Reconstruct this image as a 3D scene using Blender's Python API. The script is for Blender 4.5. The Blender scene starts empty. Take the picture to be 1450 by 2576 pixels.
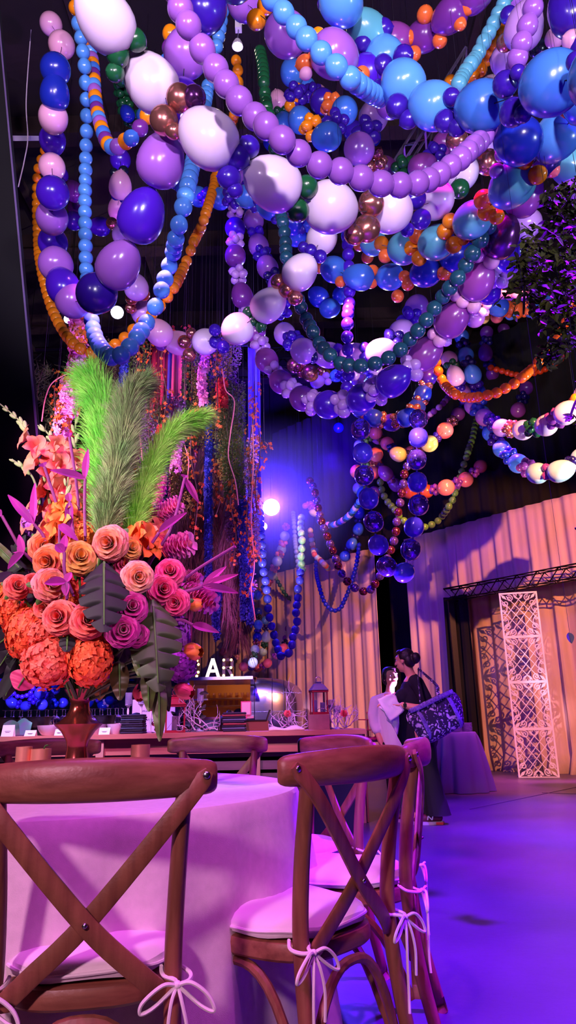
import bpy, math, random
from mathutils import Vector, Matrix, Quaternion
R = random.Random(7)
SC = bpy.context.scene
COL = SC.collection
PI = math.pi
# ------------------------------------------------------------------ camera frame
F = 1740.0; PITCH = math.atan(522/F); ROLL = math.radians(1.2); CAMP = Vector((0, 0, 0.97))
_f = Vector((0, math.cos(PITCH), math.sin(PITCH))); _u = Vector((0, -math.sin(PITCH), math.cos(PITCH))); _r = Vector((1, 0, 0))
CR = _r*math.cos(ROLL) - _u*math.sin(ROLL); CU = _u*math.cos(ROLL) + _r*math.sin(ROLL)
def ray(px, py): return _f + CR*((px-725)/F) + CU*((1288-py)/F)
def AT(px, py, Y):
    """world point on the sight line of a pixel, Y metres into the hall"""
    d = ray(px, py); return CAMP + d*(Y/d.y)
def DEP(px, py, z): return CAMP + ray(px, py)*z
def FLOOR(px, py, h=0.0):
    d = ray(px, py); return CAMP + d*((h-CAMP.z)/d.z)
cam = bpy.data.cameras.new('camera'); co = bpy.data.objects.new('camera', cam); COL.objects.link(co)
m3 = Matrix((CR, CU, -_f)).transposed()
co.matrix_world = Matrix.Translation(CAMP) @ m3.to_4x4()
cam.sensor_fit = 'VERTICAL'; cam.sensor_height = 36.0; cam.lens = 36.0*F/2576; cam.clip_end = 100; cam.clip_start = 0.05
SC.camera = co
SC.view_settings.view_transform = 'Standard'; SC.view_settings.look = 'None'; SC.view_settings.gamma = 1.0
SC.view_settings.use_curve_mapping = False; SC.view_settings.exposure = 0.0
# ------------------------------------------------------------------ materials
def lin(c): return tuple(((v/255)/12.92 if v/255 <= .04045 else ((v/255+.055)/1.055)**2.4) for v in c)
MATS = {}
def mat(name, rgb, rough=.5, metal=0., var=.0, vs=8., bump=0., bs=60., emit=None, es=0., trans=0., coat=0., sss=0., grain=None, rgb2=None, alpha=1., sheen=0., ior=None):
    if name in MATS: return MATS[name]
    m = bpy.data.materials.new(name); m.use_nodes = True; nt = m.node_tree; b = nt.nodes['Principled BSDF']
    c = lin(rgb); b.inputs['Base Color'].default_value = (*c, 1); b.inputs['Roughness'].default_value = rough
    b.inputs['Metallic'].default_value = metal; b.inputs['Transmission Weight'].default_value = trans
    b.inputs['Coat Weight'].default_value = coat; b.inputs['Coat Roughness'].default_value = .08
    b.inputs['Alpha'].default_value = alpha; b.inputs['Sheen Weight'].default_value = sheen
    if ior: b.inputs['IOR'].default_value = ior
    if sss: b.inputs['Subsurface Weight'].default_value = sss; b.inputs['Subsurface Radius'].default_value = (.02, .01, .01)
    tc = nt.nodes.new('ShaderNodeTexCoord')
    if var or rgb2 or grain:
        n = nt.nodes.new('ShaderNodeTexNoise'); n.inputs['Scale'].default_value = vs; n.inputs['Detail'].default_value = 4
        mp = nt.nodes.new('ShaderNodeMapping'); nt.links.new(tc.outputs['Object'], mp.inputs[0]); nt.links.new(mp.outputs[0], n.inputs[0])
        if grain: mp.inputs['Scale'].default_value = grain
        r = nt.nodes.new('ShaderNodeValToRGB'); r.color_ramp.elements[0].position = .3; r.color_ramp.elements[1].position = .7
        if rgb2: a0, a1 = c, lin(rgb2)
        else: a0, a1 = tuple(v*(1-var) for v in c), tuple(min(1, v*(1+var)) for v in c)
        r.color_ramp.elements[0].color = (*a0, 1); r.color_ramp.elements[1].color = (*a1, 1)
        nt.links.new(n.outputs[0], r.inputs[0]); nt.links.new(r.outputs[0], b.inputs['Base Color'])
    if bump:
        n2 = nt.nodes.new('ShaderNodeTexNoise'); n2.inputs['Scale'].default_value = bs; n2.inputs['Detail'].default_value = 3
        nt.links.new(tc.outputs['Object'], n2.inputs[0])
        bp = nt.nodes.new('ShaderNodeBump'); bp.inputs['Strength'].default_value = bump; bp.inputs['Distance'].default_value = .01
        nt.links.new(n2.outputs[0], bp.inputs['Height']); nt.links.new(bp.outputs[0], b.inputs['Normal'])
    if emit is not None:
        b.inputs['Emission Color'].default_value = (*lin(emit), 1); b.inputs['Emission Strength'].default_value = es
    MATS[name] = m; return m
# ------------------------------------------------------------------ mesh builder
def frame(d):
    d = Vector(d).normalized(); a = Vector((0, 0, 1)) if abs(d.z) < .9 else Vector((1, 0, 0))
    x = d.cross(a).normalized(); return x, x.cross(d).normalized(), d
class MB:
    def __init__(s): s.v = []; s.f = []; s.m = []
    def add(s, vs, fs, mi=0):
        o = len(s.v); s.v += [tuple(p) for p in vs]; s.f += [tuple(i+o for i in f) for f in fs]; s.m += [mi]*len(fs); return s
    def box(s, c, sz, rot=None, mi=0):
        c = Vector(c); x, y, z = (q/2 for q in sz)
        P = [Vector((a*x, b*y, d*z)) for a in (-1, 1) for b in (-1, 1) for d in (-1, 1)]
        if rot is not None: P = [rot @ p for p in P]
        return s.add([c+p for p in P], [(0,1,3,2),(4,6,7,5),(0,4,5,1),(2,3,7,6),(0,2,6,4),(1,5,7,3)], mi)
    def bar(s, a, b, w, t, up=(0,0,1), mi=0):
        a = Vector(a); b = Vector(b); d = (b-a); L = d.length; d.normalize(); u = Vector(up); x = d.cross(u)
        if x.length < 1e-4: x = d.cross(Vector((1,0,0)))
        x.normalize(); u = x.cross(d); rot = Matrix((x, d, u)).transposed()
        return s.box((a+b)/2, (w, L, t), rot, mi)
    def tube(s, pts, rad, n=8, cap=True, mi=0, closed=False, flat=None):
        pts = [Vector(p) for p in pts]; N = len(pts); rs = rad if isinstance(rad, (list, tuple)) else [rad]*N
        vs = []; fs = []; px = None
        for i, p in enumerate(pts):
            if closed: d = pts[(i+1) % N]-pts[i-1]
            else: d = pts[min(i+1, N-1)]-pts[max(i-1, 0)]
            if d.length < 1e-9: d = Vector((0,0,1))
            d.normalize()
            if px is None: x, y, _ = frame(d)
            else:
                x = px - d*px.dot(d)
                if x.length < 1e-6: x = frame(d)[0]
                x.normalize(); y = d.cross(x)
            px = x
            for k in range(n):
                a = 2*PI*k/n; fx, fy = (1, 1) if flat is None else flat
                vs.append(p + x*math.cos(a)*rs[i]*fx + y*math.sin(a)*rs[i]*fy)
        M = N if closed else N-1
        for i in range(M):
            for k in range(n):
                j = (i+1) % N; fs.append((i*n+k, i*n+(k+1) % n, j*n+(k+1) % n, j*n+k))
        if cap and not closed: fs += [tuple(range(n-1, -1, -1)), tuple((N-1)*n+k for k in range(n))]
        return s.add(vs, fs, mi)
    def cyl(s, a, b, r, r2=None, n=12, mi=0): return s.tube([a, b], [r, r if r2 is None else r2], n, True, mi)
    def lathe(s, prof, c=(0,0,0), n=32, mi=0, wob=None):
        c = Vector(c); vs = []; fs = []
        for i, (r, z) in enumerate(prof):
            for k in range(n):
                a = 2*PI*k/n; rr = r if wob is None else r+wob(a, i/(len(prof)-1)); vs.append(c+Vector((rr*math.cos(a), rr*math.sin(a), z)))
        for i in range(len(prof)-1):
            for k in range(n): fs.append((i*n+k, i*n+(k+1) % n, (i+1)*n+(k+1) % n, (i+1)*n+k))
        if prof[0][0] > 1e-5: fs.append(tuple(range(n-1, -1, -1)))
        if prof[-1][0] > 1e-5: fs.append(tuple((len(prof)-1)*n+k for k in range(n)))
        return s.add(vs, fs, mi)
    def ball(s, c, r, n=12, m=8, rot=None, mi=0):
        c = Vector(c); r = (r, r, r) if isinstance(r, (int, float)) else r; vs = [Vector((0,0,-r[2]))]; fs = []
        for i in range(1, m):
            t = -PI/2+PI*i/m
            for k in range(n): a = 2*PI*k/n; vs.append(Vector((r[0]*math.cos(t)*math.cos(a), r[1]*math.cos(t)*math.sin(a), r[2]*math.sin(t))))
        vs.append(Vector((0,0,r[2])))
        for k in range(n): fs.append((0, 1+(k+1) % n, 1+k))
        for i in range(m-2):
            for k in range(n): fs.append((1+i*n+k, 1+i*n+(k+1) % n, 1+(i+1)*n+(k+1) % n, 1+(i+1)*n+k))
        t = len(vs)-1
        for k in range(n): fs.append((t, 1+(m-2)*n+k, 1+(m-2)*n+(k+1) % n))
        if rot is not None: vs = [rot @ p for p in vs]
        return s.add([c+p for p in vs], fs, mi)
    def grid(s, fn, nu, nv, mi=0, skip=None):
        vs = [fn(i/nu, j/nv) for j in range(nv+1) for i in range(nu+1)]; fs = []
        for j in range(nv):
            for i in range(nu):
                if skip and skip((i+.5)/nu, (j+.5)/nv): continue
                fs.append((j*(nu+1)+i, j*(nu+1)+i+1, (j+1)*(nu+1)+i+1, (j+1)*(nu+1)+i))
        return s.add(vs, fs, mi)
    def prism(s, poly, T, th, mi=0):
        """poly in local xy, thickness th along local z, T maps to place"""
        n = len(poly); vs = [T @ Vector((x, y, -th/2)) for x, y in poly]+[T @ Vector((x, y, th/2)) for x, y in poly]
        fs = [tuple(range(n-1, -1, -1)), tuple(range(n, 2*n))]+[(i, (i+1) % n, n+(i+1) % n, n+i) for i in range(n)]
        return s.add(vs, fs, mi)
def mesh(mb, name, mats, smooth=True, off=None, sharp=True):
    me = bpy.data.meshes.new(name)
    vs = mb.v if off is None else [(v[0]-off[0], v[1]-off[1], v[2]-off[2]) for v in mb.v]
    me.from_pydata(vs, [], mb.f)
    for m in (mats if isinstance(mats, (list, tuple)) else [mats]): me.materials.append(m)
    if any(mb.m): me.polygons.foreach_set('material_index', mb.m)
    if smooth:
        me.polygons.foreach_set('use_smooth', [True]*len(me.polygons))
        if not sharp: me.update(); return me
        try: me.set_sharp_from_angle(angle=math.radians(40))
        except Exception: pass
    me.update(); return me
def tag(o, label=None, cat=None, group=None, kind=None):
    if label: o['label'] = label
    if cat: o['category'] = cat
    if group: o['group'] = group
    if kind: o['kind'] = kind
    return o
def thing(name, loc, label, cat, rz=0, group=None):
    o = bpy.data.objects.new(name, None); COL.objects.link(o); o.empty_display_size = .1
    o.location = loc; o.rotation_euler = (0, 0, rz); return tag(o, label, cat, group)
def rootof(o):
    while o.parent: o = o.parent
    return o
def part(name, mb, m, parent=None, world=False, smooth=True, label=None, sharp=True):
    """one mesh object; world=True: the coordinates are world ones (parent thing unrotated)"""
    off = rootof(parent).location if (world and parent) else None
    o = bpy.data.objects.new(name, mesh(mb, name, m, smooth, off, sharp)); COL.objects.link(o)
    if parent: o.parent = parent
    if label: o['label'] = label
    return o
def solo(name, mb, m, label, cat, base=None, group=None, kind=None, smooth=True):
    """a thing that is one mesh built in world coordinates, origin at its base"""
    xs = [v[0] for v in mb.v]; ys = [v[1] for v in mb.v]; zs = [v[2] for v in mb.v]
    b = Vector(((min(xs)+max(xs))/2, (min(ys)+max(ys))/2, min(zs))) if base is None else Vector(base)
    o = bpy.data.objects.new(name, mesh(mb, name, m, smooth, b)); COL.objects.link(o); o.location = b
    return tag(o, label, cat, group, kind)
def struct(name, mb, m, smooth=False):
    o = part(name, mb, m, None, smooth=smooth); o['kind'] = 'structure'; return o
def copy_tree(o, parent=None):
    c = o.copy(); COL.objects.link(c)
    if parent: c.parent = parent
    for ch in list(o.children): copy_tree(ch, c)
    return c
def dup(o, loc, rz=0, label=None, group=None, sc=None):
    c = copy_tree(o); c.location = loc; c.rotation_euler = (0, 0, rz)
    if label: c['label'] = label
    if group: c['group'] = group
    if sc: c.scale = (sc, sc, sc)
    return c
def crom(P, n=8, closed=False):
    P = [Vector(p) for p in P]; out = []
    N = len(P)
    for i in range(N-1 if not closed else N):
        a = P[i-1] if (i > 0 or closed) else P[0]*2-P[1]; b = P[i]; c = P[(i+1) % N]
        d = P[(i+2) % N] if (i+2 < N or closed) else P[-1]*2-P[-2]
        for k in range(n):
            t = k/n; out.append(.5*((2*b)+(c-a)*t+(2*a-5*b+4*c-d)*t*t+(3*b-a-3*c+d)*t**3))
    if not closed: out.append(P[-1])
    return out
def resample(P, step):
    out = [P[0].copy()]; acc = 0.
    for i in range(len(P)-1):
        a, b = P[i], P[i+1]; L = (b-a).length; t = step-acc
        while t <= L: out.append(a.lerp(b, t/L)); t += step
        acc = (acc+L) % step if L+acc >= step else acc+L
    return out
# ------------------------------------------------------------------ the hall
H = 11.0
Mfloor = mat('concrete_floor', (76,58,88), .38, var=.25, vs=1.3, bump=.05, bs=30)
b = MB(); b.box((0, 9, -.05), (26, 34, .1)); fl = struct('floor', b, Mfloor)
b = MB(); b.box((0, 9, H+.05), (26, 34, .1)); struct('ceiling', b, mat('ceiling_dark', (26,13,17), .8, var=.3, vs=2))
Mblk = mat('black_wall', (16,13,22), .9)
b = MB(); b.box((0, 24, H/2), (26, .1, H)); struct('wall_back', b, Mblk)
b = MB(); b.box((-9.5, 9, H/2), (.1, 30, H)); struct('wall_left', b, mat('brown_wall', (46,32,38), .85, var=.3, vs=1.5))
b = MB(); b.box((9.5, 9, H/2), (.1, 30, H)); struct('wall_right', b, Mblk)
b = MB()
for x0, y0, x1, y1 in ((3.2, 9.6, 7, 7.0), (1.9, 8.1, 5.2, 11.6)):
    b.bar((x0, y0, .001), (x1, y1, .001), .012, .004)
struct('trim_1', b, mat('saw_cut', (60,50,60), .9))
# roof beams and purlins
Mbeam = mat('beam', (46,28,32), .7, var=.2)
for i, y in enumerate((3.5, 6.5, 9.5, 12.5, 15.5, 18.5)):
    b = MB(); b.box((0, y, H-.2), (19, .16, .4)); b.box((0, y, H-.42), (19, .3, .04)); struct('trim_%d' % (i+2), b, Mbeam)
b = MB()
for x in range(-9, 10, 2): b.box((x, 9.5, H-.06), (.12, 27, .12))
struct('trim_8', b, Mbeam)
# wall girts on the left wall
b = MB()
for z in (3.2, 4.6, 6.0, 7.4, 8.8): b.box((-9.38, 9, z), (.18, 29, .14))
struct('trim_9', b, Mbeam)
# lighting trusses
Mtr = mat('truss_black', (26,22,30), .45, metal=.6)
def truss(name, a, c, w, label, n=14, m=None, r=.024, group=None, hang=True):
    a = Vector(a); c = Vector(c); d = (c-a).normalized(); s = d.cross(Vector((0,0,1))).normalized()*w/2; u = Vector((0,0,w/2))
    t = thing(name, a, label, 'truss', group=group)
    ch = [s+u, s-u, -s+u, -s-u]
    for o in ch: part('chord', MB().cyl(a+o, c+o, r, n=8), m or Mtr, t, True)
    b = MB()
    for i in range(n):
        p = a.lerp(c, i/n); q = a.lerp(c, (i+1)/n)
        for (o1, o2) in ((ch[0], ch[1]), (ch[2], ch[3]), (ch[0], ch[2]), (ch[1], ch[3])):
            if i % 2: o1, o2 = o2, o1
            b.cyl(p+o1, q+o2, r*.6, n=6)
    part('lacing', b, m or Mtr, t, True)
    if hang:
        for q in (.03,.35,.65,.97):
            p = a.lerp(c, q); part('suspension_cable', MB().cyl(p, (p.x, p.y, H-.02), .006, n=6), m or Mtr, t, True)
    return t
truss('lighting_truss', (-8.5, 12, 7.6), (1.5, 12, 7.6), .4, 'dark lighting truss spanning high behind the sky blue balloon loop', 26)
truss('lighting_truss', (-8.5, 9.5, 6.3), (-1.2, 11.0, 6.1), .35, 'lower dark truss left of centre behind the orange balloon loop', 20)
truss('lighting_truss', AT(985,470,7.2), AT(1190,150,6.2), .22, 'short sloping truss glimpsed between balloons near the top right', 8, mat('truss_grey', (120,110,130), .4, metal=.7), .02)
# ------------------------------------------------------------------ curtains
Mtan = mat('tan_drape', (206,180,160), .85, var=.10, vs=3, bump=.1, bs=200, grain=(4,4,.3))
def wallp(px): # point of the slanting drape line seen in column px at eye level
    d = ray(px, 1810); k = d.x/d.y; Y = 17.4/(1+1.214*k); return Vector((k*Y, Y, 0))
WD = Vector((-1, 1.214, 0)).normalized(); WN = Vector((-1.214, -1, 0)).normalized()
def drape(name, p0, p1, z0, z1, m, label, amp=.07, wl=.34, seed=1, nz=10, flare=.0, cat='curtain', tilt=None, puddle=0.):
    p0 = Vector(p0); p1 = Vector(p1); L = (p1-p0).length; d = (p1-p0)/L; n = Vector((d.y, -d.x, 0))
    if n.y > 0: n = -n
    rr = random.Random(seed); ph = [rr.uniform(0, 6.28) for _ in range(4)]
    nu = max(8, int(L/wl*14))
    def fn(u, v):
        x = u*L
        w = math.sin(2*PI*x/wl+ph[0]+1.3*math.sin(x*1.7+ph[1]))+.45*math.sin(2*PI*x/(wl*.53)+ph[2])+.3*math.sin(x*2.1+ph[3])
        a = amp*(.65+.35*(1-v)+flare*(1-v))
        q = p0+d*x+n*(w*a*.5+puddle*max(0, (.06-v)/.06)**2)
        if tilt: q = q+tilt*(1-v)
        return q+Vector((0, 0, z0+(z1-z0)*v))
    b = MB(); b.grid(fn, nu, nz)
    o = solo(name, b, m, label, cat, base=(p0.x, p0.y, z0)); o.modifiers.new('cloth thickness', 'SOLIDIFY').thickness = .006; return o
ZT = 4.62
a, c = wallp(1048), wallp(1560)
pA, pB = wallp(968), Vector((-5.6, 17.4+1.214*5.6, 0)); pB = Vector((-4.6, 22.6, 0))
drape('tall_curtain', pA, pB, 0, ZT, Mtan, 'long tan floor length curtain left of the black gap, behind the silver trailer bar', seed=3)
# right curtain: piece left of the opening, header above it, curtain inside it
o0, o1 = wallp(1188), wallp(1560)
drape('tall_curtain', a, o0, 0, ZT, Mtan, 'tan curtain between the black gap and the black door drape', seed=5)
drape('curtain_header', o0+Vector((0,0,0)), o1, 3.12, ZT, Mtan, 'tan curtain hung above the black truss on the right', seed=8)
off = WN*-.5
drape('tall_curtain', wallp(1150)+off, wallp(1600)+off, 0, 3.4, Mtan, 'tan curtain with a puddled hem behind the white lattice panel', seed=9, amp=.11, wl=.42, flare=.6, puddle=.15)
Mbd = mat('black_drape', (7,6,9), .95)
drape('black_drape', wallp(945)-WN*.7, wallp(1075)-WN*.7, 0, 5.2, Mbd, 'black drape seen in the gap between the two tan curtains', seed=11)
drape('black_masking_drape', wallp(1070)+Vector((-3.0, 3.2+.4, 0)), wallp(1600)+Vector((.6, .3, 0)), ZT-.1, 8.6, Mbd, 'black masking drape hung high above the tan curtains on the right', seed=12)
drape('black_masking_drape', (-9.2, 22.9, 0), (1.5, 22.6, 0), 0, 9, Mbd, 'black masking drape far behind the bar trailer', seed=13)
drape('black_drape', wallp(1158)+WN*.2, wallp(1222)+WN*.2, 0, 3.18, Mbd, 'black side drape standing left of the lattice panel under the truss', seed=15, amp=.09, wl=.2, flare=.8)
t0 = wallp(1180)+WN*.3; t1 = wallp(1620)+WN*.3
truss('door_truss', (t0.x, t0.y, 3.2), (t1.x, t1.y, 3.2), .22, 'black box truss over the curtained opening on the right', 16, r=.018, hang=False)
for q in (.05, 3.6):
    p = t0+(t1-t0).normalized()*q; b = MB().box((p.x, p.y, 1.55), (.1,.1,3.1)); solo('truss_leg', b, Mtr, 'black upright post holding the door truss at its %s end' % ('left' if q < 1 else 'right'), 'post')
# left black flat with an aluminium edge
e0, e1 = AT(-2, 60, 5.6), AT(101, 1180, 5.6)
dd = (e1-e0)/(e1.z-e0.z); q1 = e1-dd*(e1.z-AT(60,1600,5.6).z); q0 = e0+dd*(8.5-e0.z)
b = MB(); sx = Vector((-2.6, .0, 0)); b.add([q1, q0, q0+sx, q1+sx, q1+Vector((0,.1,0)), q0+Vector((0,.1,0)), q0+sx+Vector((0,.1,0)), q1+sx+Vector((0,.1,0))], [(0,1,2,3),(7,6,5,4),(0,4,5,1),(1,5,6,2),(2,6,7,3),(3,7,4,0)])
t = thing('black_scenic_flat', (q1+sx/2), 'tall black hanging panel with a thin metal edge at the far left', 'panel')
part('panel', b, mat('flat_black', (5,4,12), .95), t, True, smooth=False)
for s_ in (.1, .8): part('suspension_cable', MB().cyl(q0+sx*s_, q0+sx*s_+Vector((0,0,H-.02-q0.z)), .005, n=6), Mtr, t, True)
part('metal_edge', MB().bar(q1, q0, .012, .016, (1,0,0)), mat('edge_alu', (110,90,140), .6), t, True, smooth=False)
b = MB().bar(AT(24,348,5.9), AT(103,348,6.6), .035, .05); solo('ceiling_pipe', b, mat('white_metal', (215,205,220), .4), 'short white horizontal bar beside the black panel edge at upper left', 'pipe')
b = MB().tube(crom([AT(78,75,5.9), AT(66,250,5.9), AT(70,345,5.85), AT(62,400,5.85), AT(46,470,5.85)], 6), .006, 6)
solo('thin_cable', b, mat('cord_pale', (190,170,190), .6), 'thin pale cord dangling past the white bar at upper left', 'cord')
# ------------------------------------------------------------------ lattice panel
def lattice():
    base = FLOOR(1357, 1956); W, Ht, n = .60, 2.98, 4; h = Ht/n; bw = .028
    t = thing('lattice_panel', base, 'tall white ironwork lattice panel with scrolls standing before the tan curtain', 'lattice screen', rz=math.radians(-14))
    M = mat('white_painted_metal', (238,226,232), .45)
    b = MB()
    for x in (-W/2, W/2): b.box((x, 0, Ht/2), (bw, .025, Ht))
    for i in range(n+1): b.box((0, 0, i*h), (W+bw, .026, bw*(1.5 if 0 < i < n else 1)))
    part('frame', b, M, t, smooth=False)
    for i in range(n):
        z0 = i*h; b = MB()
        # crossed diagonal bars clipped to the cell
        def seg(k, s):
            pts = []
            for x in [-W/2+.02*j for j in range(int(W/.02)+1)]:
                z = k+s*x*1.22
                if 0.02 < z < h-.02: pts.append((x, z))
            if len(pts) > 3:
                cut = .0
                b.bar((pts[0][0], 0, z0+pts[0][1]), (pts[-1][0], 0, z0+pts[-1][1]), .012, .019, (0,1,0))
        for s in (1, -1):
            for k in (h/2-.26, h/2-.085, h/2+.085, h/2+.26): seg(k, s)
        part('diagonal_bars', b, M, t, smooth=False)
        b = MB()
        def spiral(cx, cz, r, a0, turns, sg):
            P = []
            for j in range(26):
                q = j/25; a = a0+sg*turns*2*PI*q; rr = r*(1-.8*q); P.append((cx+rr*math.cos(a), 0, cz+rr*math.sin(a)))
            return P
        for sx in (-1, 1):
            for sz in (-1, 1):
                cx = sx*(W/2-.155); cz = z0+(h/2+sz*(h/2-.085))
                b.tube(spiral(cx, cz, .06, math.atan2(sz, sx), 1.5, sx*sz), .0105, 6)
                cx2 = sx*(W/2-.08); cz2 = z0+(h/2+sz*(h/2-.17))
                b.tube(spiral(cx2, cz2, .055, math.atan2(sz, sx), 1.5, -sx*sz), .0105, 6)
                c0 = Vector((sx*(W/2-.01), 0, z0+h/2+sz*(h/2-.01))); d = Vector((-sx, 0, -sz)).normalized()
                pr = Vector((d.z, 0, -d.x)); ty = Vector((0, .011, 0))
                for w in (1,):
                    L = [c0, c0+d*.07+pr*.024, c0+d*.14, c0+d*.07-pr*.024]
                    b.add([p+ty for p in L]+[p-ty for p in L], [(0,1,2,3),(7,6,5,4),(0,4,5,1),(1,5,6,2),(2,6,7,3),(3,7,4,0)])
                # side scrolls
                P = crom([(sx*(W/2-.015), 0, z0+h/2+sz*.01), (sx*(W/2-.07), 0, z0+h/2+sz*.05), (sx*(W/2-.10), 0, z0+h/2+sz*.13), (sx*(W/2-.04), 0, z0+h/2+sz*.19)], 6); b.tube(P, .009, 6)
                b.tube(spiral(sx*(W/2-.045), z0+h/2+sz*.075, .028, 0, 1.2, sx), .008, 6)
            b.tube([(.075*math.cos(q), 0, z0+(h/2+sx*(h/2-.01))-sx*abs(math.sin(q))*.09) for q in [PI*j/14 for j in range(15)]], .010, 6)
            for s2 in (-1, 1): b.tube(spiral(s2*.03, z0+(h/2+sx*(h/2-.035)), .024, -sx*PI/2, 1.1, s2*sx), .007, 6)
        part('scrollwork', b, M, t)
    part('rear_foot', MB().bar((-W/2, .02, .012), (-W/2, .3, .012), .03, .02).bar((W/2, .02, .012), (W/2, .3, .012), .03, .02), M, t, smooth=False)
lattice()
# ------------------------------------------------------------------ round table and its cloth
TC = Vector((-.80, 2.56, 0)); TR = .80; TH = .755
Mwood = mat('chair_wood', (118,66,52), .45, rgb2=(150,92,70), vs=3.5, grain=(14,14,1.2), bump=.08, bs=90)
Mwoodh = mat('chair_wood_rail', (118,66,52), .42, rgb2=(156,98,76), vs=3.5, grain=(1.4,12,14), bump=.08, bs=90)
t = thing('round_table', TC, 'round banquet table hidden under the long pale cloth', 'table')
b = MB(); b.lathe([(0,.72),(TR-.01,.72),(TR-.005,.735),(TR-.01,.75),(0,.75)], n=48); part('tabletop', b, mat('ply', (150,110,80), .6), t)
for i in range(4):
    a = PI/4+i*PI/2; b = MB().cyl((.5*math.cos(a), .5*math.sin(a), .72), (.55*math.cos(a), .55*math.sin(a), 0), .018); part('leg', b, mat('leg_metal', (60,60,65), .4, metal=.8), t)
Mcloth = mat('linen_cloth', (226,208,214), .8, var=.06, vs=40, bump=.12, bs=500, sheen=.3)
def clothround(c, r, h, flare, nf, seed, m, label, nm='tablecloth', amp=.045):
    rr = random.Random(seed); fs = [(nf, rr.uniform(0, 6.3), 1), (nf+3, rr.uniform(0, 6.3), .7), (nf*2-3, rr.uniform(0, 6.3), .35)]
    prof = [(0, h)]+[(r*q, h) for q in (.3,.6,.9,.97)]+[(r, h-.004), (r+.008, h-.015)]; P = list(prof); N = 16
    for j in range(1, N+1): q = j/N; P.append((r+.008+flare*q**.8, (h-.015)*(1-q)+.006*q))
    n = 220; vs = []; F_ = []
    for i, (pr, z) in enumerate(P):
        q = max(0, (h-.015-z)/(h-.015)) if i > 5 else 0
        for k in range(n):
            a = 2*PI*k/n; w = sum(A*math.sin(f*a+p+q*.5) for f, p, A in fs)
            rr_ = pr+amp*(q**.6)*w; vs.append((c.x+rr_*math.cos(a), c.y+rr_*math.sin(a), z))
    for i in range(len(P)-1):
        for k in range(n): F_.append((i*n+k, (i+1)*n+k, (i+1)*n+(k+1) % n, i*n+(k+1) % n))
    b = MB(); b.add(vs, F_)
    o = solo(nm, b, m, label, 'tablecloth', base=(c.x, c.y, 0)); return o
clothround(TC, TR+.006, TH, .06, 15, 4, Mcloth, 'large pale linen tablecloth hanging to the floor behind the two nearest chairs', amp=.042)
# ------------------------------------------------------------------ cross back chairs
Mcush = mat('cushion_fabric', (244,226,236), .85, bump=.08, bs=300, sheen=.3)
Mscrew = mat('screw_metal', (190,190,200), .25, metal=1)
def rbar(b, pts, w, th, n=8):
    """slat along pts, width w in xz-plane-ish, thickness th"""
    pts = [Vector(p) for p in pts]; vs = []; fs = []; N = len(pts)
    prof = [(-.5,-.3),(-.42,-.5),(.42,-.5),(.5,-.3),(.5,.3),(.42,.5),(-.42,.5),(-.5,.3)]
    for i, p in enumerate(pts):
        d = (pts[min(i+1, N-1)]-pts[max(i-1, 0)]).normalized(); x = d.cross(Vector((0,1,0))).normalized(); y = x.cross(d)
        e = 1. if 0 < i < N-1 else .55
        for q, r in prof: vs.append(p+x*q*w*e+y*r*th)
    for i in range(N-1):
        for k in range(8): fs.append((i*8+k, i*8+(k+1) % 8, (i+1)*8+(k+1) % 8, (i+1)*8+k))
    fs += [tuple(range(7, -1, -1)), tuple((N-1)*8+k for k in range(8))]; b.add(vs, fs)
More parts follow.
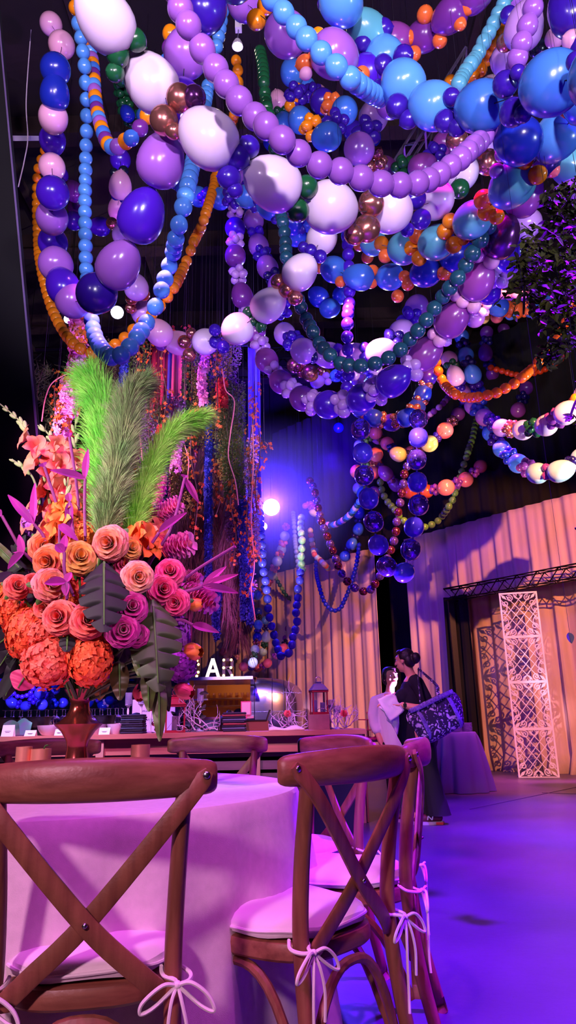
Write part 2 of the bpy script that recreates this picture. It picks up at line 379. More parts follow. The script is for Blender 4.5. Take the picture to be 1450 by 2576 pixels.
def make_chair(label):
    t = thing('crossback_chair', (0,0,0), label, 'chair', group='wooden cross back chairs around the table')
    # posts: rear legs that run up to the rail
    for s in (-1, 1):
        P = crom([(s*.200, -.30, 0), (s*.188, -.245, .22), (s*.180, -.215, .45), (s*.184, -.225, .62), (s*.193, -.255, .79), (s*.195, -.258, .822)], 5)
        n = len(P); part('rear_post', MB().tube(P, [.0185+.0025*math.sin(PI*i/(n-1)) for i in range(n)], 12, flat=(1.0, .9)), Mwood, t)
        P = crom([(s*.175, .215, .42), (s*.185, .23, .2), (s*.195, .24, 0)], 6); part('front_leg', MB().tube(P, [.021-.004*i/(len(P)-1) for i in range(len(P))], 12), Mwood, t)
    # curved top rail, a rounded bar bowed to the back
    P = []; 
    for i in range(29):
        u = math.sin(PI/2*(-1+2*i/28)); P.append(Vector((u*.268, -.305+.075*u*u, .856-.006*u*u)))
    vs = []; fs = []; n = 14
    for i, p in enumerate(P):
        d = (P[min(i+1, 28)]-P[max(i-1, 0)]).normalized(); y = Vector((0,0,1)).cross(d).normalized(); u = abs(math.sin(PI/2*(-1+2*i/28))); e = 1 if u < .90 else math.sqrt(max(0.02, 1-((u-.90)/.1)**2))
        for k in range(n):
            a = 2*PI*k/n; cz, cy = math.sin(a), math.cos(a)
            cz = math.copysign(abs(cz)**.75, cz); vs.append(p+Vector((0,0,1))*cz*.0455*(.6+.4*e)*(1-.22*u*u)+y*cy*.0195*e)
    for i in range(28):
        for k in range(n): fs.append((i*n+k, i*n+(k+1) % n, (i+1)*n+(k+1) % n, (i+1)*n+k))
    fs += [tuple(range(n-1, -1, -1)), tuple(28*n+k for k in range(n))]
    part('top_rail', MB().add(vs, fs), Mwoodh, t, sharp=False)
    # crossed slats
    for s in (-1, 1):
        b = MB(); o = .0 if s > 0 else -.011
        P = crom([(s*.250, -.262-.006, .864), (s*.175, -.276+o, .775), (0, -.250+o*1.2, .575), (-s*.11, -.235+o, .475), (-s*.165, -.222, .425)], 5)
        rbar(b, P, .040, .011); sl = part('cross_slat', b, Mwood, t)
        part('screw', MB().ball((s*.243, -.277, .856), (.0085,.004,.0085), 12, 6), Mscrew, sl)
    part('centre_screw', MB().ball((0, -.273, .575), (.006,.005,.006), 10, 6), Mscrew, t)
    # seat: rounded trapezoid, thick edge
    def outline(sx, n=40):
        Q = []
        for i in range(n):
            a = 2*PI*i/n; c, s = math.cos(a), math.sin(a); e = .62
            x = math.copysign(abs(c)**e, c); y = math.copysign(abs(s)**e, s)
            Q.append((x*(.192+.022*y)*sx, y*.222*sx+.012))
        return Q
    b = MB(); vs = []; n = 40
    LV = [(1.0,.405),(1.035,.412),(1.04,.435),(1.02,.446),(.98,.449)]
    for sx, z in LV: vs += [(x, y, z) for x, y in outline(sx)]
    fs = [tuple(range(n-1, -1, -1)), tuple((len(LV)-1)*n+k for k in range(n))]
    for i in range(len(LV)-1): fs += [(i*n+k, i*n+(k+1) % n, (i+1)*n+(k+1) % n, (i+1)*n+k) for k in range(n)]
    b.add(vs, fs); part('seat', b, Mwoodh, t)
    # bentwood arches under the seat
    def arch(p, q, top):
        m = [(a+c)/2 for a, c in zip(p, q)]; C = []
        for j in range(17):
            u = j/16; x = p[0]+(q[0]-p[0])*u; y = p[1]+(q[1]-p[1])*u; z = p[2]+(top-p[2])*(1-abs(2*u-1)**2.6)
            C.append((x, y, z))
        return C
    for p, q in (((-.178,-.225,.16),(.178,-.225,.16)), ((-.182,.22,.16),(.182,.22,.16)), ((-.18,-.21,.16),(-.182,.21,.16)), ((.18,-.21,.16),(.182,.21,.16))):
        part('arch_brace', MB().tube(arch(p, q, .392), .0125, 8), Mwood, t)
    return t
def make_cushion(label):
    t = thing('seat_cushion', (0,0,.45), label, 'cushion', group='pale tie on cushions on the cross back chairs')
    b = MB(); n = 48
    def outl(s):
        Q = []
        for i in range(n):
            a = 2*PI*i/n; c, s_ = math.cos(a), math.sin(a); e = .66
            Q.append((math.copysign(abs(c)**e, c)*(.190+.018*s_)*s, math.copysign(abs(s_)**e, s_)*.218*s+.016))
        return Q
    LV = [(.93,.002),(1.0,.006),(1.025,.016),(1.01,.03),(.93,.043),(.75,.050),(.45,.052),(.0,.051)]
    vs = []
    for s, z in LV[:-1]: vs += [(x, y, z+.003*math.sin(i*.9)*s) for i, (x, y) in enumerate(outl(s))]
    vs.append((0,0,.050)); k0 = len(vs)-1; fs = [tuple(range(n-1, -1, -1))]
    for i in range(len(LV)-2): fs += [(i*n+k, i*n+(k+1) % n, (i+1)*n+(k+1) % n, (i+1)*n+k) for k in range(n)]
    fs += [((len(LV)-2)*n+k, (len(LV)-2)*n+(k+1) % n, k0) for k in range(n)]
    b.add(vs, fs); part('pad', b, Mcush, t)
    part('piping', MB().tube([(x*1.0, y*1.0, .020+.003*math.sin(i*.7)) for i, (x, y) in enumerate(outl(1.03))], .004, 6, closed=True), Mcush, t)
    for s in (-1, 1):
        b = MB(); k = Vector((s*.190, -.262, .005))
        b.tube(crom([(s*.155, -.19, .02), (s*.160, -.22, .012), (s*.185, -.243, .008), k], 5), .0045, 6)
        b.tube(crom([(s*.195, -.19, .02), (s*.217, -.215, .01), (s*.213, -.245, .006), k], 5), .0045, 6)
        b.ball(k, .0085, 8, 6)
        b.tube(crom([k, k+Vector((-.03,-.012,.004)), k+Vector((-.068,-.015,-.022)), k+Vector((-.072,-.012,-.042)), k+Vector((-.045,-.01,-.033)), k], 6), .004, 6)
        b.tube(crom([k, k+Vector((.028,-.012,.006)), k+Vector((.062,-.012,-.018)), k+Vector((.075,-.012,-.046)), k+Vector((.05,-.01,-.038)), k], 6), .004, 6)
        b.tube(crom([k, k+Vector((-.012,-.01,-.03)), k+Vector((-.018,-.012,-.09)), k+Vector((-.015,-.008,-.17)), k+Vector((-.02,-.01,-.215))], 6), .0038, 6)
        b.tube(crom([k, k+Vector((.01,-.01,-.03)), k+Vector((.022,-.012,-.08)), k+Vector((.024,-.008,-.14))], 6), .0038, 6)
        part('tie', b, Mcush, t)
    return t
ch0 = make_chair('cross back chair nearest the camera at the lower left')
cu0 = make_cushion('pale tied cushion on the chair nearest the camera at lower left')
spots = [((-.475, 1.86), 9, None, None),
 ((-.03, 2.13), 48, 'cross back chair right of the nearest one, its back turned towards the bottom centre', 'pale tied cushion on the second nearest chair, beside its bow at bottom centre'),
 ((.165, 2.62), 80, 'cross back chair half hidden behind the second chair, its rail end beside the walking woman', 'pale cushion on the chair half hidden behind the second chair'),
 ((-.02, 3.10), 122, 'cross back chair on the far right of the table in front of the black case', 'pale cushion on the chair in front of the black case'),
 ((-.44, 3.52), 168, 'cross back chair on the far side of the table, right of the tall vase', 'pale cushion on the far side chair right of the tall vase'),
 ((-1.22, 3.60), 196, 'cross back chair behind the tall vase at the left edge, across the table', 'pale cushion on the far side chair behind the tall vase')]
for i, ((x, y), rz, la, lc) in enumerate(spots):
    if i == 0:
        for o in (ch0, cu0): o.rotation_euler = (0, 0, math.radians(rz))
        ch0.location = (x, y, 0); cu0.location = (x, y, .45); continue
    dup(ch0, (x, y, 0), math.radians(rz), la); dup(cu0, (x, y, .45), math.radians(rz), lc)
# ------------------------------------------------------------------ copper vase, votives
Mcop = mat('bronze_glaze', (176,84,78), .2, metal=.85, rgb2=(120,44,52), vs=5)
VB = AT(188, 1976, 2.44); VB.z = TH+.001; VB = Vector((VB.x, VB.y, TH+.001))
pr = [(0,0),(.070,0),(.071,.006),(.064,.025),(.050,.06),(.038,.10),(.033,.135),(.037,.16),(.056,.19),(.077,.210),(.079,.214),(.064,.222),(.044,.240),(.033,.262),(.031,.280),(.036,.30),(.052,.322),(.055,.327),(.050,.329),(.032,.321),(0,.32)]
pr_ = [(0,0),(.068,0),(.070,.006),(.062,.03),(.047,.075),(.040,.105),(.043,.13),(.060,.160),(.078,.180),(.079,.184),(.060,.194),(.040,.215),(.030,.235),(.029,.262),(.036,.295),(.050,.322),(.051,.326),(.046,.328),(.030,.32),(0,.32)]
b = MB(); b.lathe([(r, z) for r, z in pr], n=48); v = solo('pedestal_vase', b, Mcop, 'shiny dark copper pedestal vase holding the big bright bouquet', 'vase', base=(0,0,0)); v.location = VB
Mvot = mat('copper_cup', (236,150,136), .3, metal=.55)
for px, py, r, h, la in ((60,1885,.027,.143,'leftmost of the three copper cups on the table'), (103,1892,.034,.135,'wider copper cup with a green sprig between the leftmost cup and the tall vase'), (353,1884,.032,.142,'copper cup standing right of the tall vase')):
    p = AT(px, 1900, 2.5); t = thing('votive_cup', (p.x, p.y, TH+.001), la, 'candle holder', group='copper votive cups on the table')
    part('cup', MB().lathe([(0,0),(r,0),(r,h),(r-.003,h),(r-.004,.01),(0,.01)], n=28), Mvot, t)
    part('candle', MB().lathe([(0,.011),(r-.006,.011),(r-.006,h*.6),(0,h*.6)], n=20), mat('wax', (240,225,210), .5), t)
    if px == 103:
        part('sprig', MB().tube(crom([(0,0,h*.6),(.01,0,h+.004),(.022,0,h+.012)],5), .0025, 6).grid(lambda u, v: Vector((.01+.03*u, (v-.5)*.014*math.sin(PI*u), h+.004+.012*u)), 6, 2), mat('sprig_green', (60,90,40), .5), t)
# ------------------------------------------------------------------ balloons
BC = dict(W=(226,204,230), L=(154,92,192), LP=(186,140,212), V=(70,24,182), I=(52,22,150), N=(24,14,90), S=(84,150,228), B=(62,116,210), DB=(28,44,170),
 T=(28,74,92), TL=(92,170,190), G=(24,84,48), O=(244,140,20), C=(236,110,50), P=(236,170,206), M=(140,62,150), U=(112,46,140), LG=(100,146,62), PG=(170,215,170), Y=(240,215,120),
 K=(20,26,46), A=(170,220,225), PK=(232,110,110), CO=(240,100,24), R=(226,70,20))
BX = dict(r=dict(rough=.22, coat=.35, sss=.12), )
def bmat(c):
    if c == 'X': return mat('balloon_rose_gold', (206,130,120), .22, metal=.85)
    if c == 'XP': return mat('balloon_foil_violet', (156,120,232), .12, metal=.75, rgb2=(110,60,190), vs=9)
    if c == 'XC': return mat('balloon_foil_copper', (200,96,110), .14, metal=.9, rgb2=(150,50,90), vs=12)
    if c == 'XB': return mat('balloon_pearl_blue', (92,80,236), .2, metal=.12, coat=.6)
    if c == 'XD': return mat('balloon_chrome_purple', (120,60,130), .2, metal=.8)
    return mat('balloon_'+c, BC[c], .24, coat=.3)
def balloon_mesh(c, kind):
    key = ('bm', c, kind)
    if key in MATS: return MATS[key]
    b = MB(); n = 28 if kind != 's' else 20
    if kind == 'o': pr = [(0,.60),(.11,.592),(.22,.562),(.33,.50),(.42,.405),(.475,.29),(.5,.15),(.495,0),(.465,-.15),(.41,-.29),(.33,-.42),(.23,-.52),(.12,-.59),(.05,-.625),(.03,-.64),(.045,-.665),(0,-.665)]
    elif kind == 'f': pr = [(0,.52),(.1,.515),(.24,.47),(.37,.37),(.46,.22),(.5,.0),(.46,-.22),(.37,-.37),(.24,-.47),(.1,-.515),(.035,-.53),(.02,-.56),(.05,-.59),(0,-.585)]
    else: pr = [(0,.51),(.13,.495),(.26,.44),(.37,.35),(.45,.225),(.495,.08),(.495,-.06),(.455,-.21),(.375,-.35),(.26,-.455),(.13,-.52),(.05,-.55),(.03,-.565),(.045,-.585),(0,-.585)]
    wob = (lambda a, q: .012*math.sin(8*a)*math.sin(PI*q)) if kind == 'f' else None
    b.lathe(pr[::-1], n=n, wob=wob); me = mesh(b, 'balloon_'+kind, bmat(c)); me.name = 'balloon'; MATS[key] = me; return me
def add_balloon(par, p, ax, dia, c, kind, name='balloon', label=None):
    o = bpy.data.objects.new(name, balloon_mesh(c, kind)); COL.objects.link(o); o.parent = par
    o.location = Vector(p)-par.location; ax = Vector(ax)
    if ax.length < 1e-6: ax = Vector((0,0,1))
    q = ax.normalized().to_track_quat('Z', 'Y'); o.rotation_mode = 'QUATERNION'; o.rotation_quaternion = q @ Quaternion((0,0,1), R.uniform(0, 6))
    j = dia*R.uniform(.975, 1.025); o.scale = (j, j, j*R.uniform(.97, 1.03))
    if label: o['label'] = label
    return o
Mstr = mat('fishing_line', (44,38,56), .6)
GN = {'W':'white','L':'lavender','I':'indigo','X':'rose gold metallic','G':'dark green','O':'orange','S':'sky blue'}
def strings(t, P, up=(1, 1)):
    b = MB(); b.tube(P, .003, 5)
    part('cord', b, Mstr, t, True)
    for k, f in ((0, up[0]), (-1, up[1])):
        if f and P[k].z < H-.3:
            part('hanging_line', MB().tube([P[k], Vector((P[k].x, P[k].y, H-.02))], .0016, 5), Mstr, t, True)
def chain(label, pts, cols, real=.125, pack=.86, kind='r', up=(1,1), name='balloon_chain', gap=0, group=None):
    """single file string: pts = (px, py, apparent diameter)"""
    dmean = sum(q[2] for q in pts)/len(pts)
    if kind == 'f' or dmean < 22: dm = sum(q[2] for q in pts)/len(pts); pts = [(x, y, dm+(d-dm)*.3) for x, y, d in pts]
    W_ = [DEP(x, y, real*F/d) for x, y, d in pts]; C = resample(crom(W_, 10), real*pack)
    t = thing(name, C[len(C)//2], label, 'balloons', group=group)
    strings(t, C, up)
    n = 0
    for i, p in enumerate(C[:99]):
        d = C[min(i+1, len(C)-1)]-C[max(i-1, 0)]; c = cols[i % len(cols)]
        kk = kind
        add_balloon(t, p, d*(1 if d.z < 0 else -1), real, c, kk)
    return t
def garland(label, bigs, base, small=(), ex=(), real=.28, sreal=.115, n=4, cov=1, up=(1,1), kind='o', auto=True, k=1.0, name='balloon_garland'):
    """bigs = (px, py, d[, colour]); small = colour cycle of the clusters at each joint; ex = explicit small ones (px, py, d, colour)"""
    W_ = [DEP(e[0], e[1], real*F/e[2]*k) for e in bigs]; N = len(W_)
    t = thing(name, W_[N//2], label, 'balloons')
    strings(t, crom(W_, 5) if N > 2 else W_, up)
    cnt = 0
    for i, e in enumerate(bigs):
        d = W_[min(i+1, N-1)]-W_[max(i-1, 0)]; c = e[3] if len(e) > 3 else base
        add_balloon(t, W_[i], d*(1 if d.z < 0 else -1), real/1.02, c, kind); cnt += 1
    if auto and small:
        for i in range(N-1):
            a, c = W_[i], W_[i+1]; d = (c-a); L = d.length; x, y, _ = frame(d); m = (a+c)/2; ph = R.uniform(0, 6.28); col = small[i % len(small)]
            if col is None: continue
            L2 = L-real*1.1
            rings = 1 if L2 < sreal*1.3 else min(2, 1+int(L2/(sreal*.9)))
            for g in range(rings):
                mm = m + d.normalized()*(g-(rings-1)/2)*sreal*.85
                for q in range(n):
                    if cnt > 97: break
                    an = ph+2*PI*q/n+g*.6; o = x*math.cos(an)+y*math.sin(an); add_balloon(t, mm+o*sreal*.62, -o, sreal, col, 's', 'small_balloon'); cnt += 1
    for (px, py, dpx, col) in ex:
        # depth taken from the neighbouring large balloons along the garland
        best = sorted(range(N), key=lambda i: (bigs[i][0]-px)**2+(bigs[i][1]-py)**2)[:2]
        w = [1/(1+math.hypot(bigs[i][0]-px, bigs[i][1]-py)) for i in best]; dep = sum(real*F/bigs[i][2]*k*q for i, q in zip(best, w))/sum(w)
        rr = dpx*dep/F; dep -= real*.12 if dpx > 30 else 0; p = DEP(px, py, dep); o = p-W_[best[0]]
        add_balloon(t, p, -o, dpx*dep/F, col, 's', 'small_balloon')
    return t
# ---- front garlands
garland('giant white oval balloon garland with rose gold, green and indigo clusters crossing from upper left', [(262,45,142),(378,205,132),(522,345,142),(685,460,136),(837,523,128),(985,530,112),(1097,502,98),(1162,432,88),(1228,352,80),(1290,290,72)], 'W',
 ex=[(340,100,56,'G'),(296,136,60,'G'),(290,183,46,'G'),(453,247,70,'X'),(413,303,72,'X'),(490,245,58,'XD'),(437,330,42,'X'),(597,395,62,'I'),(627,370,55,'I'),(577,447,58,'I'),(592,478,40,'I'),(773,470,56,'G'),(750,530,56,'G'),
 (934,513,68,'X'),(923,575,68,'X'),(892,590,52,'X'),(1045,500,56,'I'),(1060,552,52,'I'),(1025,578,36,'I'),(1157,475,50,'G'),(1228,408,62,'X'),(1150,352,56,'X'),(1285,355,44,'I')], real=.30, up=(1,1), auto=False)
chain('long single file chain of round lavender balloons swagging across the upper middle', [(440,-25,66),(445,2,66),(475,65,67),(510,125,66),(548,180,66),(588,237,67),(635,287,67),(691,335,69),(748,383,67),(810,418,66),(872,435,65),(935,457,64),(990,466,63),(1047,462,62),(1095,445,60),(1155,402,58),(1190,370,56),(1215,345,54),(1260,260,50),(1295,175,50),(1305,137,52),(1316,100,52),(1326,72,52),(1334,40,52),(1346,8,52),(1355,-30,52)], 'L', pack=.9)
chain('short chain of sky blue balloons dropping from the top centre to the pale blue garland', [(665,-30,54),(695,10,55),(735,55,55),(780,107,56),(828,150,56),(873,190,56),(918,223,52),(960,250,46)], 'S', pack=.98)
garland('light blue garland with indigo clusters and giant balloons sweeping to the upper right edge', [(862,10,112,'S'),(924,82,104,'TL'),(965,143,104,'S'),(1012,208,112,'S'),(1085,265,118,'S'),(1205,270,126,'B'),(1382,212,152,'B'),(1520,190,180,'B')], 'S',
 ex=[(820,10,42,'I'),(962,73,50,'I'),(915,107,48,'I'),(1015,140,50,'I'),(964,162,50,'I'),(1024,205,58,'I'),(1000,267,58,'I'),(953,225,46,'I'),(1030,300,46,'I'),(1135,245,44,'I'),(1120,305,54,'I'),(1152,320,46,'I'),(1272,212,66,'I'),(1292,283,72,'I'),(1316,286,48,'I'),(1303,182,38,'I'),(1449,155,48,'I')], auto=False, real=.29)
garland('sky blue and aqua garland with orange clusters curving down the right side', [(1480,250,130,'B'),(1397,350,116,'S'),(1285,470,108,'TL'),(1185,557,95,'TL'),(1095,612,88,'TL'),(1014,625,82,'TL'),(938,610,66,'TL'),(885,590,58,'B')], 'TL',
 ex=[(1432,270,50,'O'),(1452,290,46,'O'),(1320,403,48,'O'),(1353,440,48,'O'),(1217,502,50,'C'),(1225,532,46,'O'),(1250,545,40,'O'),(1120,582,42,'O'),(1142,616,42,'O'),(1133,556,38,'O'),(1168,600,32,'O'),(1033,624,38,'O'),(1055,650,38,'O'),(1049,592,40,'C'),(960,613,38,'O'),(970,644,36,'C'),(925,647,32,'C'),(905,616,32,'C')], auto=False)
garland('mid blue garland with small coral clusters sagging across the middle', [(742,590,56,'B'),(790,645,58,'B'),(838,677,66,'B'),(902,697,68,'B'),(979,697,68,'B'),(1069,687,74,'DB'),(1150,645,76,'DB'),(1225,560,78,'DB')], 'B', auto=False, real=.27,
 ex=[(802,672,34,'C'),(858,680,30,'C'),(857,709,28,'C'),(937,681,30,'C'),(934,712,28,'C'),(1018,695,30,'C'),(1027,715,32,'C'),(1117,687,36,'C'),(1135,697,30,'C'),(1001,745,32,'C')])
chain('chain of dark teal green balloons forming a deep swag in the centre', [(700,500,30),(712,560,33),(718,600,33),(722,655,34),(740,720,34),(758,775,35),(772,805,35),(788,835,36),(803,862,36),(825,887,37),(857,914,37),(893,921,38),(935,917,38),(975,902,38),(1010,878,38),(1035,850,38),(1062,820,39),(1085,788,39),(1108,755,39),(1132,725,40),(1158,692,41),(1178,658,41),(1198,622,42),(1235,560,42)], 'T', pack=.97)
garland('violet garland with pale lilac clusters forming the largest low swag', [(592,500,48,'M'),(592,572,53,'V'),(592,642,55,'U'),(609,742,57,'U'),(640,830,56,'M'),(670,904,60,'M'),(706,958,62,'M'),(759,1001,66,'U'),(824,1018,72,'V'),(908,1002,76,'V'),(992,957,82,'V'),(1073,888,80,'M'),(1139,803,84,'M'),(1202,707,88,'M'),(1262,597,92,'XD'),(1320,490,94,'M')], 'V', small=['LP'], real=.28, sreal=.105,
 ex=[(780,1004,30,'LP'),(783,1032,30,'LP'),(855,1015,30,'LP'),(866,1036,32,'LP'),(934,968,34,'LP'),(943,995,32,'LP'),(960,1007,30,'LP'),(1025,924,34,'LP'),(1048,943,34,'LP'),(1107,857,34,'P'),(1090,840,30,'P'),(1166,758,36,'P'),(1193,772,34,'P'),(1147,742,32,'P'),(1204,642,38,'P'),(1237,657,40,'P')])
garland('pale pink and white garland with rose gold and green clusters dipping below the middle left', [(303,400,52,'V'),(303,466,58,'P'),(297,525,50,'P'),(310,590,56,'LP'),(342,720,64,'LP'),(358,784,60,'LP'),(398,835,66,'P'),(445,862,62,'P'),(515,860,66,'W'),(596,829,82,'W'),(677,766,84,'W'),(757,683,86,'W'),(812,597,80,'W'),(860,520,76,'W')], 'W', real=.27,
 ex=[(287,435,24,'K'),(311,430,26,'K'),(292,490,28,'I'),(310,500,22,'I'),(282,562,30,'X'),(332,750,34,'X'),(362,741,32,'X'),(330,775,28,'X'),(415,837,30,'U'),(405,867,30,'U'),(464,860,34,'X'),(482,838,28,'X'),(477,892,34,'X'),(541,830,32,'I'),(543,860,34,'I'),(562,873,34,'I'),(624,786,28,'G'),(635,810,28,'G'),(657,822,30,'G'),(699,709,36,'X'),(720,730,38,'X'),(743,750,36,'X'),(764,622,28,'I'),(782,630,32,'I'),(806,645,34,'I')], auto=False)
garland('left garland of alternating indigo, lavender and pink balloons looping up to the front', [(128,60,58,'P'),(155,112,66,'P'),(140,172,76,'DB'),(138,232,76,'DB'),(134,300,74,'P'),(132,357,68,'V'),(131,418,68,'P'),(133,483,84,'V'),(131,552,80,'L'),(133,607,74,'V'),(140,663,86,'L'),(158,718,88,'V'),(182,757,88,'L'),(241,740,106,'I'),(300,665,110,'L'),(358,542,114,'V'),(407,402,118,'L'),(455,260,116,'V'),(470,130,112,'L'),(520,20,106,'I'),(600,-60,106,'I')], 'V', real=.27, auto=False)
chain('sky blue chain hanging straight down at left and looping to the lower centre', [(197,60,34),(206,110,34),(214,180,34),(218,300,33),(216,400,33),(214,500,34),(215,600,35),(218,690,36),(226,770,38),(235,830,40),(248,865,42),(268,890,45),(290,900,47),(317,884,46),(342,852,45),(366,817,43),(388,779,43),(405,735,43),(420,688,42),(434,644,42),(444,594,45),(457,540,46),(468,489,45),(479,440,43),(495,360,38),(515,270,35),(524,215,33),(545,120,33),(560,35,32),(565,-20,32)], 'S', pack=1.08)
chain('narrow chain repeating orange, purple and blue balloons at upper left', [(190,20,34),(226,120,32),(236,183,33),(238,225,34),(243,270,35),(250,300,36),(258,330,37),(272,362,38),(290,372,39),(308,360,39),(332,346,40),(356,318,40),(372,290,40),(400,220,40),(425,140,40),(430,60,40)], ['O','B','U','O','S','L'], pack=.9)
chain('long orange chain making the widest loop on the left side', [(112,380,23),(95,430,23),(92,500,23),(95,600,24),(99,650,25),(110,705,26),(125,760,27),(145,808,28),(168,845,29),(192,870,30),(218,884,30),(245,888,30),(288,868,29),(315,848,29),(348,818,29),(380,793,29),(405,768,29),(420,750,29),(437,725,29),(452,697,28),(466,665,27),(477,640,27),(486,612,27),(497,590,26),(508,568,27),(517,540,27),(538,470,25),(545,430,24),(580,320,25),(590,285,26),(600,200,27),(594,150,27)], 'O', pack=1.03)
chain('dark green chain hanging in the upper middle', [(655,130,30),(662,170,31),(664,210,32),(668,245,32),(672,275,33),(685,320,33),(690,370,33),(705,440,33)], 'G')
garland('purple garland with coral orange clusters in the upper right', [(995,100,80,'M'),(1062,92,80,'U'),(1130,42,84,'U'),(1200,-20,86,'U')], 'U', auto=False, ex=[(1070,37,42,'C'),(1110,57,38,'C'),(1027,95,38,'C'),(1042,136,36,'C'),(1107,102,36,'C'),(1177,17,38,'C'),(1158,60,32,'C')])
garland('big lavender garland with orange clusters at the top centre', [(615,5,92,'L'),(717,84,112,'L'),(845,140,116,'L'),(925,190,100,'V'),(985,260,80,'L')], 'L', auto=False, ex=[(645,50,50,'O'),(668,15,42,'O'),(802,88,36,'O'),(767,160,42,'C'),(791,146,36,'C'),(770,185,32,'P'),(912,187,40,'C')])
chain('aqua blue chain rising to the top right corner', [(1155,210,40),(1167,187,39),(1182,165,39),(1197,145,38),(1210,122,38),(1222,98,38),(1235,75,38),(1247,50,38),(1268,10,38),(1280,-20,38)], ['TL'], pack=.7)
chain('orange chain climbing behind the aqua one in the top right', [(1135,205,32),(1165,200,32),(1200,190,32),(1225,150,32),(1245,112,33),(1265,75,33),(1275,40,33),(1290,0,33)], 'O', pack=.9)
garland('pale lilac garland with metallic clusters at the top right', [(1300,5,80,'L'),(1320,65,96,'LP'),(1272,152,78,'LP'),(1235,230,70,'W')], 'LP', auto=False, ex=[(1272,107,46,'X'),(1280,38,42,'I'),(1247,150,30,'I'),(1355,122,46,'K'),(1345,85,40,'K')])
garland('dark indigo balloons with pink pairs in the top right corner', [(1430,30,104,'I'),(1480,120,104,'I'),(1395,180,80,'U')], 'I', auto=False, ex=[(1396,96,48,'P'),(1441,102,50,'P')])
garland('large navy balloons behind the aqua garland at the right', [(1240,300,90,'DB'),(1300,350,118,'DB'),(1370,400,100,'N'),(1440,420,100,'TL')], 'DB', auto=False, ex=[(1390,425,40,'PK'),(1262,390,34,'L'),(1250,430,36,'LP')])
# ---- middle distance
garland('blue garland with indigo and orange clusters high in the centre', [(735,180,62,'B'),(755,300,64,'B'),(820,345,72,'B'),(867,277,68,'B'),(810,255,62,'I'),(770,220,52,'B')], 'B', small=['I','O','I','C'], real=.28, n=4)
garland('mauve garland with indigo clusters upper centre', [(942,290,76,'LP'),(905,378,80,'L'),(970,425,62,'M'),(1065,418,66,'M'),(1120,360,60,'M')], 'L', small=['I','X','G','I'], real=.28)
garland('sky blue garland with indigo clusters behind the big white balloons', [(430,440,48,'B'),(465,470,52,'B'),(497,494,52,'B'),(552,500,56,'B'),(620,494,60,'B'),(675,520,60,'B'),(730,560,60,'DB'),(790,560,60,'B')], 'B', small=['I'], real=.28)
garland('lavender and indigo garland hanging in the centre left', [(600,440,50,'L'),(636,500,50,'M'),(638,552,52,'L'),(650,615,52,'L'),(672,670,54,'L'),(700,720,55,'L'),(716,838,56,'LP'),(762,882,66,'LP'),(822,893,66,'LP'),(889,896,68,'LP'),(960,884,70,'LP'),(1012,835,66,'LP'),(1050,770,62,'L')], 'LP', small=['I','N','V'], real=.28)
chain('straight violet chain hanging down in the centre', [(872,560,30),(876,625,31),(877,655,31),(880,732,31),(879,762,31),(875,797,32),(875,830,32),(874,865,32),(880,920,32),(872,980,32)], 'V', pack=1.0)
garland('indigo garland with rose gold clusters below the big violet swag', [(905,1030,44,'DB'),(939,1051,46,'DB'),(984,1063,46,'V'),(1026,1049,48,'DB'),(1050,1024,46,'DB'),(1065,990,46,'DB'),(1078,945,46,'I'),(1090,890,44,'I')], 'DB', small=['X'], real=.27)
chain('orange red chain sagging at the right below the violet swag', [(1098,890,24),(1100,921,24),(1106,941,24),(1115,960,24),(1127,976,25),(1148,993,26),(1173,1000,26),(1206,998,27),(1247,989,27),(1270,978,27),(1293,966,27),(1315,949,27),(1334,933,26),(1351,914,26),(1370,895,26),(1387,872,26),(1405,850,25),(1425,810,25),(1440,760,25)], ['CO'], pack=.92)
chain('dim red chain behind the orange one at the right', [(1236,925,15),(1270,935,15),(1305,943,16),(1355,936,16),(1390,918,17),(1425,892,17),(1470,850,17)], ['R'], pack=.95)
garland('white spotlit garland curving to the right edge under the vine', [(1130,903,42,'P'),(1146,945,44,'P'),(1163,984,42,'L'),(1189,1020,42,'L'),(1218,1049,44,'L'),(1262,1076,46,'LP'),(1315,1082,52,'W'),(1373,1071,56,'W'),(1428,1037,60,'W'),(1480,990,60,'W')], 'W', small=['G','I','I','DB','I','X','G','M','O'], real=.28)
garland('second spotlit garland of pale blue and white below the first at the right', [(1162,846,38,'B'),(1172,893,42,'B'),(1189,940,44,'B'),(1204,985,40,'DB'),(1215,1040,40,'B'),(1234,1088,42,'B'),(1262,1128,46,'B'),(1303,1165,50,'B'),(1351,1190,54,'A'),(1413,1184,56,'A'),(1470,1150,56,'A')], 'A', small=['N','N','I','DB','DB','I','DB','M','M'], real=.28)
garland('dusky mauve garland behind the spotlit ones at the right', [(1255,1110,28,'M'),(1300,1132,32,'M'),(1336,1147,34,'M'),(1364,1152,34,'M'),(1397,1150,34,'M'),(1430,1138,36,'M'),(1460,1110,36,'M')], 'M', small=['N','K'], real=.28)
garland('dim purple garland hanging deep at the right', [(1225,835,34,'U'),(1222,887,36,'U'),(1240,940,34,'U')], 'U', small=['N'], real=.28)
garland('dim wine coloured garland far right in the dark', [(1267,828,30,'U'),(1337,868,32,'U'),(1330,925,34,'U'),(1325,975,36,'U'),(1305,1030,38,'M')], 'U', small=['N'], real=.28)
garland('blue and coral garland among the vine leaves with lit lower balloons', [(1160,745,40,'L'),(1205,770,46,'B'),(1252,772,50,'B'),(1300,780,46,'C'),(1345,775,46,'B'),(1395,760,46,'B')], 'B', small=['C'], ex=[(1217,799,32,'Y'),(1251,797,32,'PK'),(1285,792,28,'S')], real=.28)  # yellow and pink of the lower balloons hold the glow in their colour
chain('small lavender chain above the lit garland at right', [(1225,720,24),(1252,737,25),(1278,742,25),(1305,745,26),(1330,742,26),(1360,730,26)], 'L', pack=1)
